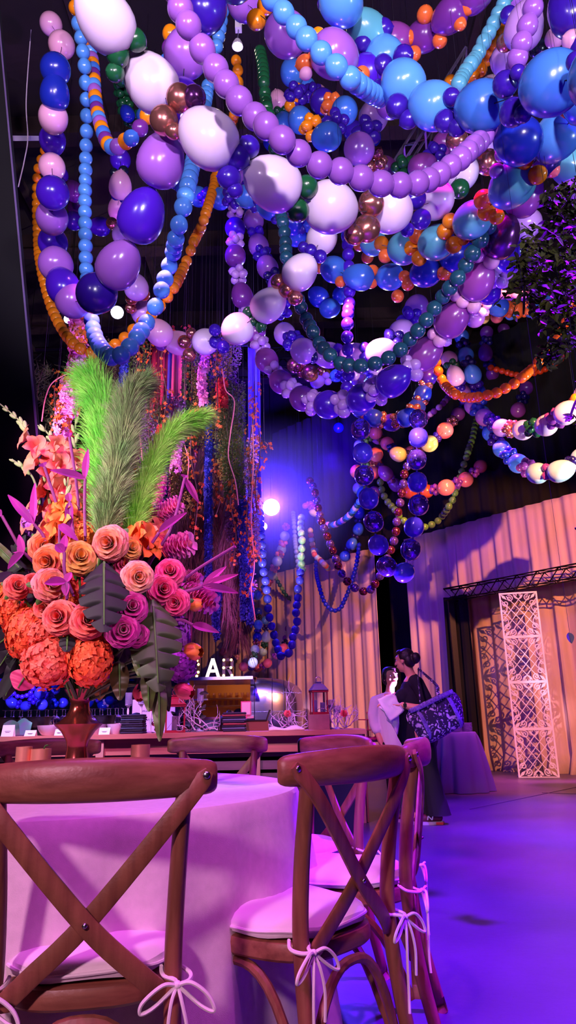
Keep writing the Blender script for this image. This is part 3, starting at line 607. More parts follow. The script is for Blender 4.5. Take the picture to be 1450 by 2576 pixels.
garland('violet balloons behind the large magenta ones near the vine', [(1330,560,70,'LP'),(1290,645,76,'V'),(1230,738,62,'V'),(1195,800,50,'L')], 'V', small=['LP'], real=.28)
garland('dark blue balloons hanging in the shadow of the central loop', [(745,700,48,'DB'),(800,745,50,'DB'),(832,775,50,'B'),(860,740,48,'DB'),(865,690,46,'B')], 'DB', auto=False, real=.28)
garland('violet and blue balloons glimpsed behind the left sky blue chain', [(150,440,44,'V'),(186,480,48,'U'),(192,520,44,'U'),(185,555,46,'V'),(250,570,48,'V'),(300,560,46,'P')], 'V', auto=False, real=.28)
garland('mixed green and blue garland at upper left behind the white balloons', [(305,200,36,'G'),(312,255,34,'G'),(320,285,36,'DB'),(340,310,34,'G'),(360,290,36,'B')], 'G', small=['G'], real=.2)
chain('short orange chain high behind the lavender one', [(740,170,26),(745,205,27),(748,235,28),(735,262,28),(720,270,28)], 'O')
garland('pink and green garland glimpsed in the upper centre gap', [(700,255,50,'P'),(712,310,50,'B'),(690,350,50,'DB')], 'P', small=['G','I','X'], real=.28)
garland('tight cluster garland of pink and indigo high right of centre', [(800,235,44,'P'),(845,300,50,'N'),(890,330,52,'I'),(935,345,50,'DB')], 'P', small=['P','O','I'], real=.28)
garland('small lilac garland in bright blue light behind the central swags', [(800,960,34,'LP'),(846,945,34,'S'),(885,940,36,'LP'),(915,965,34,'A'),(945,930,34,'LP')], 'LP', small=['LP','I'], real=.22)
garland('brownish rose garland behind the violet swag', [(740,920,40,'X'),(782,940,44,'X'),(818,945,36,'X')], 'X', small=['X'], real=.26)
# ---- far hanging strings
t = chain('tall loop of foil and pearl violet blue balloons hanging at the centre right', [(905,1020,52),(908,1088,52),(914,1147,51),(919,1216,53),(935,1283,53),(949,1354,55),(966,1415,54),(1009,1450,53),(1025,1410,52),(1038,1367,52),(1044,1312,50),(1055,1260,49),(1050,1206,48),(1049,1154,47),(1053,1099,46),(1053,1033,42)], ['XB','XP'], real=.235, pack=1.18, kind='f')
chain('copper violet foil chain looping behind the big foil loop', [(780,1210,16),(792,1234,17),(801,1278,18),(808,1307,19),(818,1334,20),(828,1360,20),(837,1383,21),(846,1408,21),(854,1431,22),(866,1452,22),(883,1472,22),(901,1483,22),(926,1488,22),(942,1471,23),(957,1448,23),(984,1382,22),(995,1347,22),(999,1308,22),(1007,1266,22),(1015,1220,22),(1020,1185,22),(1050,1120,20)], ['XC','XP'], real=.135, pack=1.15, kind='f')
chain('pearl blue loop hanging left of centre near the trailer', [(655,1290,18),(657,1334,20),(659,1362,21),(661,1393,21),(661,1426,21),(667,1453,21),(671,1481,21),(674,1512,21),(676,1541,21),(683,1572,21),(691,1602,21),(698,1629,22),(707,1650,23),(722,1648,23),(734,1630,23),(738,1600,22),(748,1569,21),(745,1536,21),(750,1510,20),(750,1483,20),(755,1460,20),(757,1430,19)], ['XB'], real=.135, pack=1.1, kind='f')
chain('pale pearl chain right of the bright blue lamp', [(759,1302,18),(757,1328,19),(760,1352,20),(760,1378,20),(758,1407,20),(762,1440,19)], ['PG'], real=.135, pack=1.05)
chain('pale green chain hanging beside the pearl one', [(738,1290,11),(740,1320,12),(742,1350,12),(745,1380,13),(749,1410,13),(752,1440,13)], ['PG'], real=.1, pack=.98)
garland('pale green garland with orange clusters right of the lamp', [(722,1308,20,'B'),(717,1348,26,'PG'),(709,1381,24,'PG'),(698,1411,27,'PG'),(685,1445,26,'PG'),(668,1480,24,'B'),(650,1496,24,'B')], 'PG', small=['O'], real=.22, sreal=.09)
garland('tall hanging column of grey blue and sage balloons', [(651,1538,22,'DB'),(650,1571,24,'B'),(648,1602,24,'DB'),(642,1634,25,'A'),(637,1666,26,'A')], 'A', small=['K','I','X','G'], real=.22, sreal=.08)
garland('second column of sage balloons beside the first', [(665,1500,20,'DB'),(668,1560,22,'B'),(670,1602,24,'PG'),(662,1640,22,'A'),(655,1664,20,'PG')], 'PG', small=['K','N','G','M'], real=.22, sreal=.08)
garland('red coral balloons hanging low above the trailer roof', [(730,1545,22,'PK'),(728,1580,22,'M'),(722,1605,22,'M'),(714,1630,24,'PK'),(674,1668,24,'PK'),(650,1680,22,'PK'),(612,1677,24,'PK'),(561,1640,20,'PK')], 'PK', small=['M','N','K','M','M','I','N'], real=.22, sreal=.08, n=3)
garland('navy chain with pink pairs hanging beside the blue flower strand', [(590,1500,18,'N'),(592,1525,18,'I'),(594,1552,19,'N'),(597,1580,20,'I'),(595,1608,20,'N'),(594,1637,20,'N'),(598,1668,18,'N')], 'N', small=['P'], real=.2, sreal=.07, n=4)
chain('deep blue narrow chain forming a U in front of the tan curtain', [(797,1385,11),(796,1410,11),(796,1438,11),(804,1476,12),(811,1500,12),(820,1520,12),(838,1536,12),(856,1531,12),(866,1513,12),(875,1493,12),(885,1465,12),(894,1434,12),(900,1403,12),(904,1370,12)], ['DB'], real=.1, pack=.85)
garland('blue hanging column behind the narrow U chain', [(912,1240,28,'B'),(905,1290,28,'DB'),(902,1331,28,'B'),(886,1368,28,'B'),(868,1400,28,'B'),(830,1422,24,'DB'),(812,1415,22,'A')], 'B', small=['N'], real=.24, sreal=.09)
chain('grey blue chain with pink balloons rising to the right', [(805,1312,14),(820,1320,15),(842,1320,16),(859,1312,17),(876,1300,18),(890,1285,19),(905,1262,20),(925,1230,20)], ['B','P','T'], real=.13, pack=.7)
chain('pale yellow and coral chain descending beside the foil chain', [(781,1335,14),(784,1358,14),(788,1377,14),(792,1396,15),(803,1406,15),(815,1418,16),(826,1430,15)], ['Y','C','PG'], real=.12, pack=.8)
chain('dark green far chain dipping over the tan curtain', [(695,1455,11),(705,1473,11),(720,1497,11),(740,1515,11),(756,1523,11),(770,1525,11),(780,1522,11),(790,1512,11),(803,1500,11),(813,1486,11),(818,1470,11),(826,1440,11)], ['LG','G','G'], real=.11, pack=.9)
garland('small yellow white lit balloons left of the foil chain top', [(770,1272,16,'Y'),(782,1268,16,'W'),(790,1290,20,'Y'),(798,1272,16,'W'),(778,1250,14,'Y')], 'Y', small=['W'], real=.16, sreal=.08)
garland('lilac garland glimpsed far in the dark centre', [(838,1225,20,'M'),(832,1250,22,'M'),(828,1275,20,'M'),(842,1290,20,'L')], 'M', small=['M'], real=.22)
garland('dim blue balloons far in the dark above the lamp', [(852,1076,26,'DB'),(820,1110,18,'U'),(840,1125,18,'U')], 'DB', auto=False, real=.24)
chain('light green chain looping down at the right of the foil loop', [(1200,1050,14),(1195,1074,15),(1190,1100,16),(1181,1128,17),(1176,1145,18),(1170,1162,18),(1164,1180,18),(1159,1197,18),(1153,1216,19),(1147,1233,20),(1141,1254,20),(1131,1272,20),(1121,1288,19),(1110,1302,18),(1099,1313,18),(1084,1321,18),(1068,1326,18),(1045,1325,18),(1020,1312,18),(1004,1297,18),(993,1281,18),(974,1260,17),(962,1235,17),(955,1200,17)], ['LG'], real=.125, pack=1.04)
garland('coral and pink lit garland curving behind the foil loop, upper one', [(950,1100,34,'M'),(974,1115,35,'PK'),(1001,1142,38,'Y'),(1034,1139,36,'PK'),(1080,1117,43,'Y'),(1121,1082,43,'PK'),(1154,1041,36,'M'),(1180,1000,34,'M')], 'PK', small=['X','N','X','X','I'], real=.27, sreal=.09)  # peach stage light is put into these balloon colours
garland('orange pink lit garland curving behind the foil loop, lower one', [(945,1165,34,'PK'),(970,1190,36,'M'),(995,1219,34,'M'),(1029,1237,36,'C'),(1073,1236,36,'C'),(1121,1227,43,'PK'),(1173,1206,40,'PK'),(1210,1173,34,'PK'),(1235,1137,32,'M')], 'PK', small=['U'], real=.27, sreal=.09)  # coral and orange here also carry the warm light as colour
garland('coral column with light green clusters behind the left foil string', [(945,1090,34,'PK'),(906,1120,32,'PG'),(947,1142,36,'PK'),(898,1185,34,'PK'),(940,1190,34,'PK'),(902,1228,30,'PG'),(942,1238,32,'M')], 'PK', small=['LG'], real=.26, sreal=.085, n=3)
chain('small pink chain rising into the dark at the right', [(1050,1065,14),(1082,1043,16),(1098,1030,17),(1113,1018,17),(1126,1002,16),(1145,985,16)], ['P','M'], real=.12, pack=1.2)
# ---- balloons behind the buffet at the left
for i, (lab, bg, col, sm) in enumerate([('low blue garland behind the glasses at the far left', [(-20,1700,26),(14,1739,27),(29,1767,27),(65,1776,27),(103,1741,30),(120,1706,28)], 'XB', ['V']), ('pearl blue garland hanging low behind the vase', [(135,1700,26),(140,1735,24),(105,1772,30),(159,1768,26),(215,1772,24)], 'XB', ['DB','V']), ('blue and pink garland low to the right of the vase', [(225,1765,24),(240,1745,24),(258,1775,24),(275,1762,24),(300,1780,22),(330,1720,24)], 'DB', ['P','V'])]):
    garland(lab, bg, col, sm, real=.24, sreal=.1)
chain('small lilac balloon U hanging low at the far left', [(20,1700,12),(25,1730,12),(35,1745,12),(45,1752,12),(60,1752,12),(75,1745,12),(85,1730,12),(92,1710,12)], ['V'], real=.09, pack=1.0)
# ------------------------------------------------------------------ flowers of the bouquet
Mstem = mat('stem_green', (80,120,50), .5)
Mouth = Vector((VB.x, VB.y, TH+.325))
def BP(px, py, dd=0.): return AT(px, py, VB.y+dd)
def petal(b, base, ax, out, w, h, cup, curl, n=5, ruf=0., mi=0):
    """one petal: grows from base along ax, opens towards out; rounded top"""
    ax = Vector(ax).normalized(); out = Vector(out); out = (out-ax*out.dot(ax)).normalized(); sd = ax.cross(out)
    def fn(u, q):
        uu = (u-.5)*2
        if q < .5: v = q*1.1; wd = w*.5*(.45+.55*math.sin(PI*q))
        else: t = (q-.5)*PI; v = .55+.45*math.sin(t)*(1-.22*uu*uu*0); wd = w*.5*max(.0, math.cos(t))**.75
        bend = cup*math.sin(v*PI*.6) + curl*max(0, v-.5)**2*4
        p = base+ax*h*(v-curl*.9*max(0, v-.62)**1.5*3)+out*(bend*h)+sd*uu*wd-out*(uu*uu*wd*.5*(1-.5*v))
        if ruf: p = p+out*ruf*h*math.sin(uu*5+v*4)*v
        return p
    b.grid(fn, n, n+2, mi)
def rose_mesh(r, seed, opening=1.):
    rr = random.Random(seed); b = MB(); Z = Vector((0,0,1))
    # tight centre
    for i in range(7):
        a = i*2.4; o = Vector((math.cos(a), math.sin(a), 0)); petal(b, o*r*.05+Z*r*.05, Z+o*.05, o, r*.42, r*.62, .10, .05, 4)
    for ring, (cnt, rad, h, w, cup, curl, tilt) in enumerate(((5,.13,.70,.62,.13,.10,.08),(6,.22,.70,.78,.2,.22,.18),(6,.31,.66,.92,.28,.35,.35),(7,.38,.62,1.02,.35,.42,.5),(7,.42,.58,1.1,.4,.5,.72))):
        for i in range(cnt):
            a = 2*PI*i/cnt+ring*.7+rr.uniform(-.12,.12); o = Vector((math.cos(a), math.sin(a), 0))
            petal(b, o*r*rad*.5+Z*r*(-.05-.05*ring), Z+o*tilt*opening, o, r*w*1.12, r*h*1.05, cup, curl*opening, 8, .012)
    return b
def place(o, p, d, spin=0):
    o.rotation_mode = 'QUATERNION'; o.location = p; o.rotation_quaternion = Vector(d).normalized().to_track_quat('Z', 'Y') @ Quaternion((0,0,1), spin)
def stemtube(root, p, r=.004, m=None, nm='stem', bow=.03, frm=None):
    """stem from the vase mouth to point p (world) stored under a rotated thing"""
    bpy.context.view_layer.update()
    q = frm or Mouth+Vector((R.uniform(-.02,.02), R.uniform(-.02,.02), -.04)); mid = q.lerp(p, .5)+Vector((0,0,bow))
    inv = (Matrix.Translation(root.location) @ root.rotation_quaternion.to_matrix().to_4x4() if root.rotation_mode == 'QUATERNION' else Matrix.Translation(root.location)).inverted()
    P = [inv @ x for x in crom([q, mid, p], 6)]
    return part(nm, MB().tube(P, r, 6), m or Mstem, root)
def petalmat(nm, c1, c2, rad):
    m = mat(nm, c1, .55, sss=.0, sheen=.3); nt = m.node_tree; bs = nt.nodes['Principled BSDF']
    if nt.nodes.get('grad'): return m
    tc = nt.nodes.new('ShaderNodeTexCoord'); vm = nt.nodes.new('ShaderNodeVectorMath'); vm.operation = 'LENGTH'; vm.name = 'grad'
    nt.links.new(tc.outputs['Object'], vm.inputs[0]); mr = nt.nodes.new('ShaderNodeMapRange'); mr.inputs[1].default_value = rad*.35; mr.inputs[2].default_value = rad
    nt.links.new(vm.outputs['Value'], mr.inputs[0]); mx = nt.nodes.new('ShaderNodeMix'); mx.data_type = 'RGBA'
    mx.inputs[6].default_value = (*lin(c1), 1); mx.inputs[7].default_value = (*lin(c2), 1); nt.links.new(mr.outputs[0], mx.inputs[0]); nt.links.new(mx.outputs[2], bs.inputs['Base Color'])
    return m
RM = {}
def rose(px, py, dia, key, label, dd=-.2, face=None):
    cols = dict(o=((250,150,60),(244,120,110)), p=((252,170,110),(240,120,150)), y=((250,190,90),(248,150,90)), c=((238,90,80),(246,120,110)), m=((190,20,130),(200,30,150)), k=((230,40,120),(240,80,150)), f=((250,170,120),(240,150,160)))
    k = (key, 1)
    if k not in RM:
        m = petalmat('rose_petal_'+key, cols[key][0], cols[key][1], .05); RM[k] = mesh(rose_mesh(.05, ord(key)), 'bloom', m, sharp=False)
    p = BP(px, py, dd); s = dia/F*(p-CAMP).dot(_f)/(.05*2*.72)
    t = bpy.data.objects.new('rose', None); COL.objects.link(t); tag(t, label, 'flower', 'roses in the big bouquet')
    d = (CAMP-p).normalized(); d = d+Vector((R.uniform(-.35,.35), 0, R.uniform(-.05,.35))) if face is None else d+Vector(face)
    place(t, p, d, R.uniform(0, 6)); o = bpy.data.objects.new('bloom', RM[k]); COL.objects.link(o); o.parent = t; o.scale = (s,s,s)
    b = MB()
    for i in range(5):
        a = 2*PI*i/5; ov = Vector((math.cos(a), math.sin(a), 0)); petal(b, Vector((0,0,-.012*s)), ov+Vector((0,0,-.3)), Vector((0,0,1)), .018*s, .05*s, -.1, -.1, 3)
    part('sepals', b, Mstem, t); stemtube(t, p-d.normalized()*.012, .004)
    return t
for px, py, dia, key, la, dd in ((276,1366,80,'p','large pink rose at the foot of the tall pampas plumes',-.24),(330,1378,52,'y','small yellow pink rose right of the pink rose under the plumes',-.2),(200,1402,76,'y','yellow orange rose in the upper row of the bouquet, centre',-.26),
 (123,1412,74,'o','orange rose left of the yellow one in the bouquet',-.24),(158,1358,66,'o','orange rose behind the upper row below the purple leaf',-.12),(108,1376,62,'o','orange rose half hidden at the upper left of the bouquet',-.14),(127,1470,76,'p','peach rose with a magenta leaf across it',-.27),
 (347,1452,72,'f','pale peach rose above the two magenta roses',-.26),(150,1553,78,'c','coral rose above the lower left red hydrangea',-.29),(221,1562,80,'c','coral rose above the lower right red hydrangea',-.29),(43,1475,56,'c','coral rose bud at the left side of the bouquet',-.2),(84,1466,44,'c','small coral rose between two larger ones at left',-.18),
 (112,1530,50,'c','dark coral rose tucked among the orange hydrangeas',-.2),(330,1528,76,'m','upper one of the magenta roses right of the dark split leaf',-.26),(309,1585,76,'m','lower one of the magenta roses, largest and lowest',-.28),(345,1598,52,'m','magenta rose half hidden behind the lowest magenta one',-.22),
 (320,1420,60,'k','red pink rose tucked behind the pale peach rose',-.16),(428,1440,66,'k','hot pink rose at the upper right side of the bouquet',-.12),(410,1482,68,'k','hot pink rose in the right side group, middle one',-.14),(443,1515,60,'k','hot pink rose lowest of the right side group',-.12)):
    rose(px, py, dia, key, la, dd)
# hydrangeas
HM = {}
def hydrangea(px, py, rx, ry, key, label, dd=-.16):
    cols = dict(r=((236,62,30),(250,110,60)), o=((250,120,30),(252,150,60)), s=((238,60,50),(246,120,100)), v=((150,50,190),(206,110,226)), m=((150,40,170),(200,80,210)))
    if key not in HM:
        rr = random.Random(ord(key)); b = MB(); N = 210
        b.ball((0,0,0), .74, 16, 10)
        for i in range(N):
            z = 1-2*(i+.5)/N; a = i*2.39996; q = math.sqrt(1-z*z); n = Vector((q*math.cos(a), q*math.sin(a), z)); x, y, _ = frame(n); rad = rr.uniform(.8, 1.0); w = rr.uniform(.155,.215); ph = rr.uniform(0, 1.6)
            c = n*rad; tl = Vector((rr.uniform(-.6,.6), rr.uniform(-.6,.6), rr.uniform(-.6,.6)))
            for k in range(4):
                an = ph+k*PI/2; d = x*math.cos(an)+y*math.sin(an)+tl*.5; s = n.cross(d).normalized()
                b.add([c, c+d*w*.55+s*w*.5+n*.02, c+d*w*1.1+n*rr.uniform(-.05,.05), c+d*w*.55-s*w*.5+n*.02], [(0,1,2),(0,2,3)])
        m = mat('hydrangea_'+key, cols[key][0], .6, rgb2=cols[key][1], vs=3.2); HM[key] = mesh(b, 'bloom', m, smooth=False)
    p = BP(px, py, dd); k = (p-CAMP).dot(_f)/F
    t = bpy.data.objects.new('hydrangea', None); COL.objects.link(t); tag(t, label, 'flower', 'hydrangeas in the big bouquet'); t.rotation_mode = 'QUATERNION'; t.location = p
    o = bpy.data.objects.new('bloom', HM[key]); COL.objects.link(o); o.parent = t; o.scale = (rx*k, (rx+ry)/2*k*.9, ry*k); o.rotation_euler = (0, 0, R.uniform(0, 6))
    stemtube(t, p, .006); return t
for a in ((120,1668,66,66,'s','salmon red hydrangea at the lower left of the bouquet',-.22),(228,1658,60,70,'r','bright red hydrangea directly above the vase rim',-.22),(70,1590,56,70,'r','red orange hydrangea at the middle left of the bouquet',-.14),(40,1530,50,60,'r','orange red hydrangea at the far left edge',-.08),
 (20,1495,40,45,'o','orange hydrangea half outside the left edge',-.05),(190,1500,50,55,'r','red orange hydrangea behind the dark split leaf',-.1),(215,1345,42,38,'o','orange hydrangea at the foot of the grey green plume',-.08),(95,1312,42,44,'v','violet hydrangea at the upper left of the bouquet',.1),
 (440,1600,38,62,'v','violet hydrangea at the right side above the lowest one',-.02),(455,1668,46,48,'m','purple hydrangea at the lower right beside the bar sign',-.04),(180,1590,40,44,'r','red hydrangea between the two coral roses',-.15),(105,1600,40,44,'s','salmon hydrangea under the coral rose',-.18),(250,1480,46,50,'r','red hydrangea behind the centre of the bouquet',-.02),(395,1560,40,50,'r','red hydrangea hidden behind the magenta roses',.0),(150,1440,46,46,'o','orange hydrangea between the orange roses',-.08)):
    hydrangea(*a)
# foam of small green filler inside so that no gap shows through
def leafpoly(b, a, c, w, n, fold=.15, mi=0, bend=None, nu=8):
    a = Vector(a); c = Vector(c); d = c-a; L = d.length; s = d.cross(n).normalized(); nn = s.cross(d).normalized(); bd = Vector(bend) if bend else Vector((0,0,0))
    def fn(u, v):
        x = (v-.5)*2; ww = w*.5*math.sin(PI*min(.98, u**.8*.97+.02))**.8
        return a+d*u+bd*math.sin(PI*u)+s*x*ww+nn*abs(x)*ww*fold*2
    b.grid(fn, nu, 4, mi)
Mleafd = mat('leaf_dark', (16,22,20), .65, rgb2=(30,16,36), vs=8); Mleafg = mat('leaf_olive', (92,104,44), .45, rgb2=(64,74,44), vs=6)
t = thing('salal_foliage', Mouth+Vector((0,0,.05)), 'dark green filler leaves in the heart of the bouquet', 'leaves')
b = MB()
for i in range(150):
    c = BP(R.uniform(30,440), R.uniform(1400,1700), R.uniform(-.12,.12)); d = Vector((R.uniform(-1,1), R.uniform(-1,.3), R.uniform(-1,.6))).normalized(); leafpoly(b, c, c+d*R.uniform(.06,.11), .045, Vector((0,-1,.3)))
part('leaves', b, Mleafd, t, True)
# drooping long leaves
def bigleaf(nm, px0, py0, px1, py1, w, m, label, dd=-.1, dd1=-.2, cuts=0, cat='leaf', bend=0, dw=0):
    a = BP(px0, py0, dd); c = BP(px1, py1, dd1); t = bpy.data.objects.new(nm, None); COL.objects.link(t); t.location = a; t.rotation_mode = 'QUATERNION'; tag(t, label, cat)
    d = c-a; L = d.length; nrm = (CAMP-a).normalized(); s = d.cross(nrm).normalized(); n2 = s.cross(d).normalized(); b = MB(); nu, nv = (80, 18) if cuts else (24, 6)
    def fn(u, v):
        x = (v-.5)*2; ww = w*.5*(math.sin(PI*min(.985, .03+u*.95)**.75))**.7
        return d*u+s*(x*ww+bend*math.sin(PI*u))+n2*(abs(x)**1.5*ww*-.25+.06*L*math.sin(PI*u)+.0025*math.sin(u*19))
    if cuts:
        nu, nv = 130, 20; fn0 = fn
        def fn(u, v):
            x = (v-.5)*2; ww = w*.5*(math.sin(PI*min(.985, .03+u*.95)**.75))**.7; fr = (u*cuts+(0 if x < 0 else .45)) % 1.; k = 1-.62*math.exp(-((fr-.5)/.11)**2)*(1 if .08 < u < .95 else 0)
            return d*min(1.02, u+.10*x*x*(1-u))+s*(x*ww*k+bend*math.sin(PI*u))+n2*(abs(x)**1.5*ww*-.3+.06*L*math.sin(PI*u))
    def skip(u, v):
        return False
    b.grid(fn, nu, nv, skip=skip); part('blade', b, m, t)
    part('midrib', MB().tube([fn(i/12, .5)+n2*.003 for i in range(12)], [.004-.0025*i/12 for i in range(12)], 6), Mstem, t)
    stemtube(t, a, .004, None, 'leaf_stalk')
bigleaf('monstera_leaf', 262,1415, 262,1590, .155, Mleafd, 'dark purple green split leaf in the centre of the bouquet', -.27, -.36, 5)
bigleaf('monstera_leaf', 385,1510, 400,1740, .17, mat('leaf_mon', (38,56,34), .5, rgb2=(66,74,30), vs=5), 'large green split leaf hanging at the right of the magenta roses', -.16, -.24, 6)
for a in (('drooping_leaf', 400,1700, 402,1865, .05, Mleafg, 'long narrow olive leaf hanging lowest towards the counter', -.1,-.14,0),('drooping_leaf', 372,1680, 375,1790, .05, Mleafg, 'olive leaf drooping just left of the longest hanging leaf', -.12,-.16,0),
 ('drooping_leaf', 300,1665, 302,1762, .062, mat('leaf_brown', (74,62,34), .4), 'brown green round tipped leaf hanging right of the vase', -.14,-.18,0),('drooping_leaf', 258,1690, 250,1762, .06, mat('leaf_yellow', (176,150,56), .5), 'yellowish leaf hanging behind the vase neck', -.02,-.0,0),
 ('drooping_leaf', 60,1570, -30,1640, .07, Mleafd, 'dark leaf reaching out at the left edge', -.05,.0,0),('drooping_leaf', 60,1640, 10,1760, .07, Mleafd, 'dark leaf drooping at the lower left edge', -.0,.02,0),('drooping_leaf', 50,1600, -20,1705, .07, Mleafd, 'second dark leaf drooping further left', .0,.02,0),
 ('drooping_leaf', 170,1600, 168,1640, .05, Mleafd, 'small dark leaf between the two red hydrangeas', -.26,-.3,0),('drooping_leaf', 66,1660, 62,1735, .05, Mleafg, 'green leaf behind the salmon hydrangea at lower left', .0,.0,0),('drooping_leaf', 330,1590, 290,1680, .07, Mleafd, 'dark leaf under the lowest magenta rose', -.1,-.12,0),
 ('drooping_leaf', 400,1640, 425,1790, .05, mat('leaf_mon', (48,72,44), .35), 'green narrow leaf hanging beside the purple hydrangea', -.08,-.1,0),('drooping_leaf', 355,1600, 350,1700, .06, Mleafg, 'green leaf hanging in front below the magenta roses', -.16,-.2,0),
 ('drooping_leaf', 60,1440, -40,1340, .035, Mleafg, 'pointed pale green leaf at the upper left edge', -.05,.0,0),('drooping_leaf', 50,1470, -30,1430, .03, Mleafg, 'pointed green leaf at the left edge below the first', -.05,.0,0)):
    bigleaf(*a)
Mmag = mat('magenta_leaf', (170,36,150), .5, rgb2=(120,30,120), vs=9)
bigleaf('magenta_petal_leaf', 300,1640, 215,1700, .11, Mmag, 'broad magenta leaf bending down over the vase rim', -.1,-.2,0)
bigleaf('magenta_petal_leaf', 70,1690, 42,1735, .09, mat('pink_leaf', (230,70,140), .5), 'pink leaf tip pointing down at the lower left', -.05,-.08,0)
# pampas plumes
def pampas(pts, widths, cA, cB, key, label, n=5200, dd=0.):
    P = crom([BP(x, y, z) for x, y, z in pts], 10); t = bpy.data.objects.new('pampas_plume', None); COL.objects.link(t); t.location = P[0]; t.rotation_mode = 'QUATERNION'; tag(t, label, 'dried grass', 'pampas plumes in the bouquet')
    L = len(P); b = MB(); o = P[0]; 
    for i in range(n):
        q = R.random(); k = q*(L-1.01); i0 = int(k); p = P[i0].lerp(P[i0+1], k-i0); d = (P[i0+1]-P[i0]).normalized()
        w = widths[0]+(widths[1]-widths[0])*q if len(widths) == 2 else (widths[0]*(1-q)**2+2*widths[1]*q*(1-q)+widths[2]*q*q)
        x, y, _ = frame(d); a = R.uniform(0, 6.28); out = (x*math.cos(a)+y*math.sin(a)); r = w*math.sqrt(R.random())
        st = p+out*r*.75-o; ln = R.uniform(.03,.10)*(.6+w*8); dr = (d*1.0+out*R.uniform(.15,1.0)+Vector((R.uniform(-.2,.2),R.uniform(-.2,.2),R.uniform(-.25,.1)))).normalized()
        wd = R.uniform(.0006,.0012); s = dr.cross(Vector((R.uniform(-1,1),R.uniform(-1,1),R.uniform(-1,1)))).normalized()*wd
        m1 = st+dr*ln*.55; e = m1+(dr+Vector((0,0,-.45))).normalized()*ln*.45
        b.add([st-s, st+s, m1+s*.8, m1-s*.8, e], [(0,1,2,3),(3,2,4)])
    part('plume', b, mat('pampas_'+key, cA, .7, rgb2=cB, vs=14), t, smooth=False)
    part('stem', MB().tube([p-o for p in P], [.008-.005*i/L for i in range(L)], 6), Mstem, t); stemtube(t, P[0], .007, None, 'lower_stem', 0)
pampas([(272,1350,-.1),(268,1240,-.05),(262,1120,-.03),(262,1030,0),(240,985,.02),(222,945,.03)], (.045,.10,.055), (96,214,60), (176,246,110), 'lime', 'broad lime green plume, tallest one in the bouquet', 8500)
pampas([(262,1345,-.16),(285,1230,-.16),(310,1110,-.13),(318,1040,-.1),(335,990,-.08),(372,958,-.06)], (.04,.085,.02), (104,150,84), (168,172,124), 'sage', 'grey green plume in front of the lime one', 9500)
pampas([(330,1350,-.1),(352,1260,-.08),(385,1170,-.04),(425,1100,0),(470,1065,.03),(520,1045,.05)], (.03,.055,.012), (130,232,50), (196,246,120), 'bright', 'bright green plume leaning to the right over the bouquet', 8000)
# gladioli
def gladiolus(pts, flowers, buds, key, label, fr=.043):
    P = crom([BP(x, y, z) for x, y, z in pts], 8); o = P[0]; t = bpy.data.objects.new('gladiolus', None); COL.objects.link(t); t.location = o; t.rotation_mode = 'QUATERNION'; tag(t, label, 'flower', 'gladioli in the bouquet')
    part('stem', MB().tube([p-o for p in P], [.006-.0035*i/len(P) for i in range(len(P))], 6), mat('glad_stem', (150,160,110), .5), t)
    m = mat('glad_'+key, dict(c=(250,140,110), o=(250,140,60), p=(244,150,130))[key], .55, rgb2=dict(c=(240,90,110), o=(250,110,50), p=(250,180,130))[key], vs=10)
    L = len(P)-1
    for j in range(flowers):
        q = .12+.55*j/flowers; p = P[int(q*L)]-o; sd = 1 if j % 2 else -1; out = Vector((sd*R.uniform(.5,1), R.uniform(-1.2,-.3), .25)).normalized(); b = MB(); s = fr*(1.15-.5*j/flowers)
        x, y, _ = frame(out)
        for k in range(6):
            a = k*PI/3+j; ov = x*math.cos(a)+y*math.sin(a); petal(b, p+out*.008, out+ov*.55, ov, s*1.25, s*1.9, .25, .35, 4, .05)
        part('bloom', b, m, t, sharp=False)
    b = MB()
    for j in range(buds):
        q = .66+.33*j/buds; p = P[int(q*L)]-o; d = (P[min(L, int(q*L)+1)]-P[int(q*L)]).normalized(); sd = 1 if j % 2 else -1; s = .022*(1.2-.7*j/buds)
        c = p+Vector((sd*.008,-.004,0))+d*s*.8; b.ball(c, (s*.34,s*.34,s), 8, 6, rot=(d+Vector((sd*.3,0,0))).to_track_quat('Z','Y').to_matrix())
    part('buds', b, mat('glad_bud', (170,176,128), .5), t)
gladiolus([(150,1400,-.05),(130,1290,-.03),(105,1180,0),(75,1100,.02),(50,1060,.04),(-5,1012,.05)], 7, 8, 'c', 'gladiolus leaning furthest left with a long budded tip')
gladiolus([(170,1390,.0),(160,1300,.0),(150,1200,0),(140,1130,.02),(120,1090,.04),(95,1070,.04)], 8, 4, 'c', 'coral gladiolus just right of the longest leaning one')
gladiolus([(110,1330,.1),(95,1240,.1),(75,1190,.1),(30,1155,.1)], 1, 5, 'c', 'short green budded spike bending left')
gladiolus([(205,1380,.05),(200,1290,.05),(192,1190,.05),(190,1090,.05),(192,1000,.05)], 6, 6, 'c', 'upright coral gladiolus left of the lime plume')
gladiolus([(150,1380,-.1),(160,1320,-.1),(165,1260,-.1),(172,1200,-.1)], 6, 3, 'o', 'orange gladiolus low in front of the coral ones')
gladiolus([(330,1390,-.05),(345,1310,0),(350,1230,0),(380,1140,.02),(405,1085,.03)], 4, 6, 'o', 'orange yellow gladiolus between the plumes')
gladiolus([(300,1390,-.06),(308,1330,-.06),(316,1280,-.06)], 4, 2, 'p', 'pale apricot spray above the pink rose')
gladiolus([(360,1400,-.05),(385,1340,-.02),(410,1300,0)], 4, 2, 'c', 'coral spray left of the upper pink ginger')
gladiolus([(345,1395,-.12),(358,1355,-.14),(372,1330,-.14)], 4, 1, 'o', 'orange spray at the foot of the bright plume')
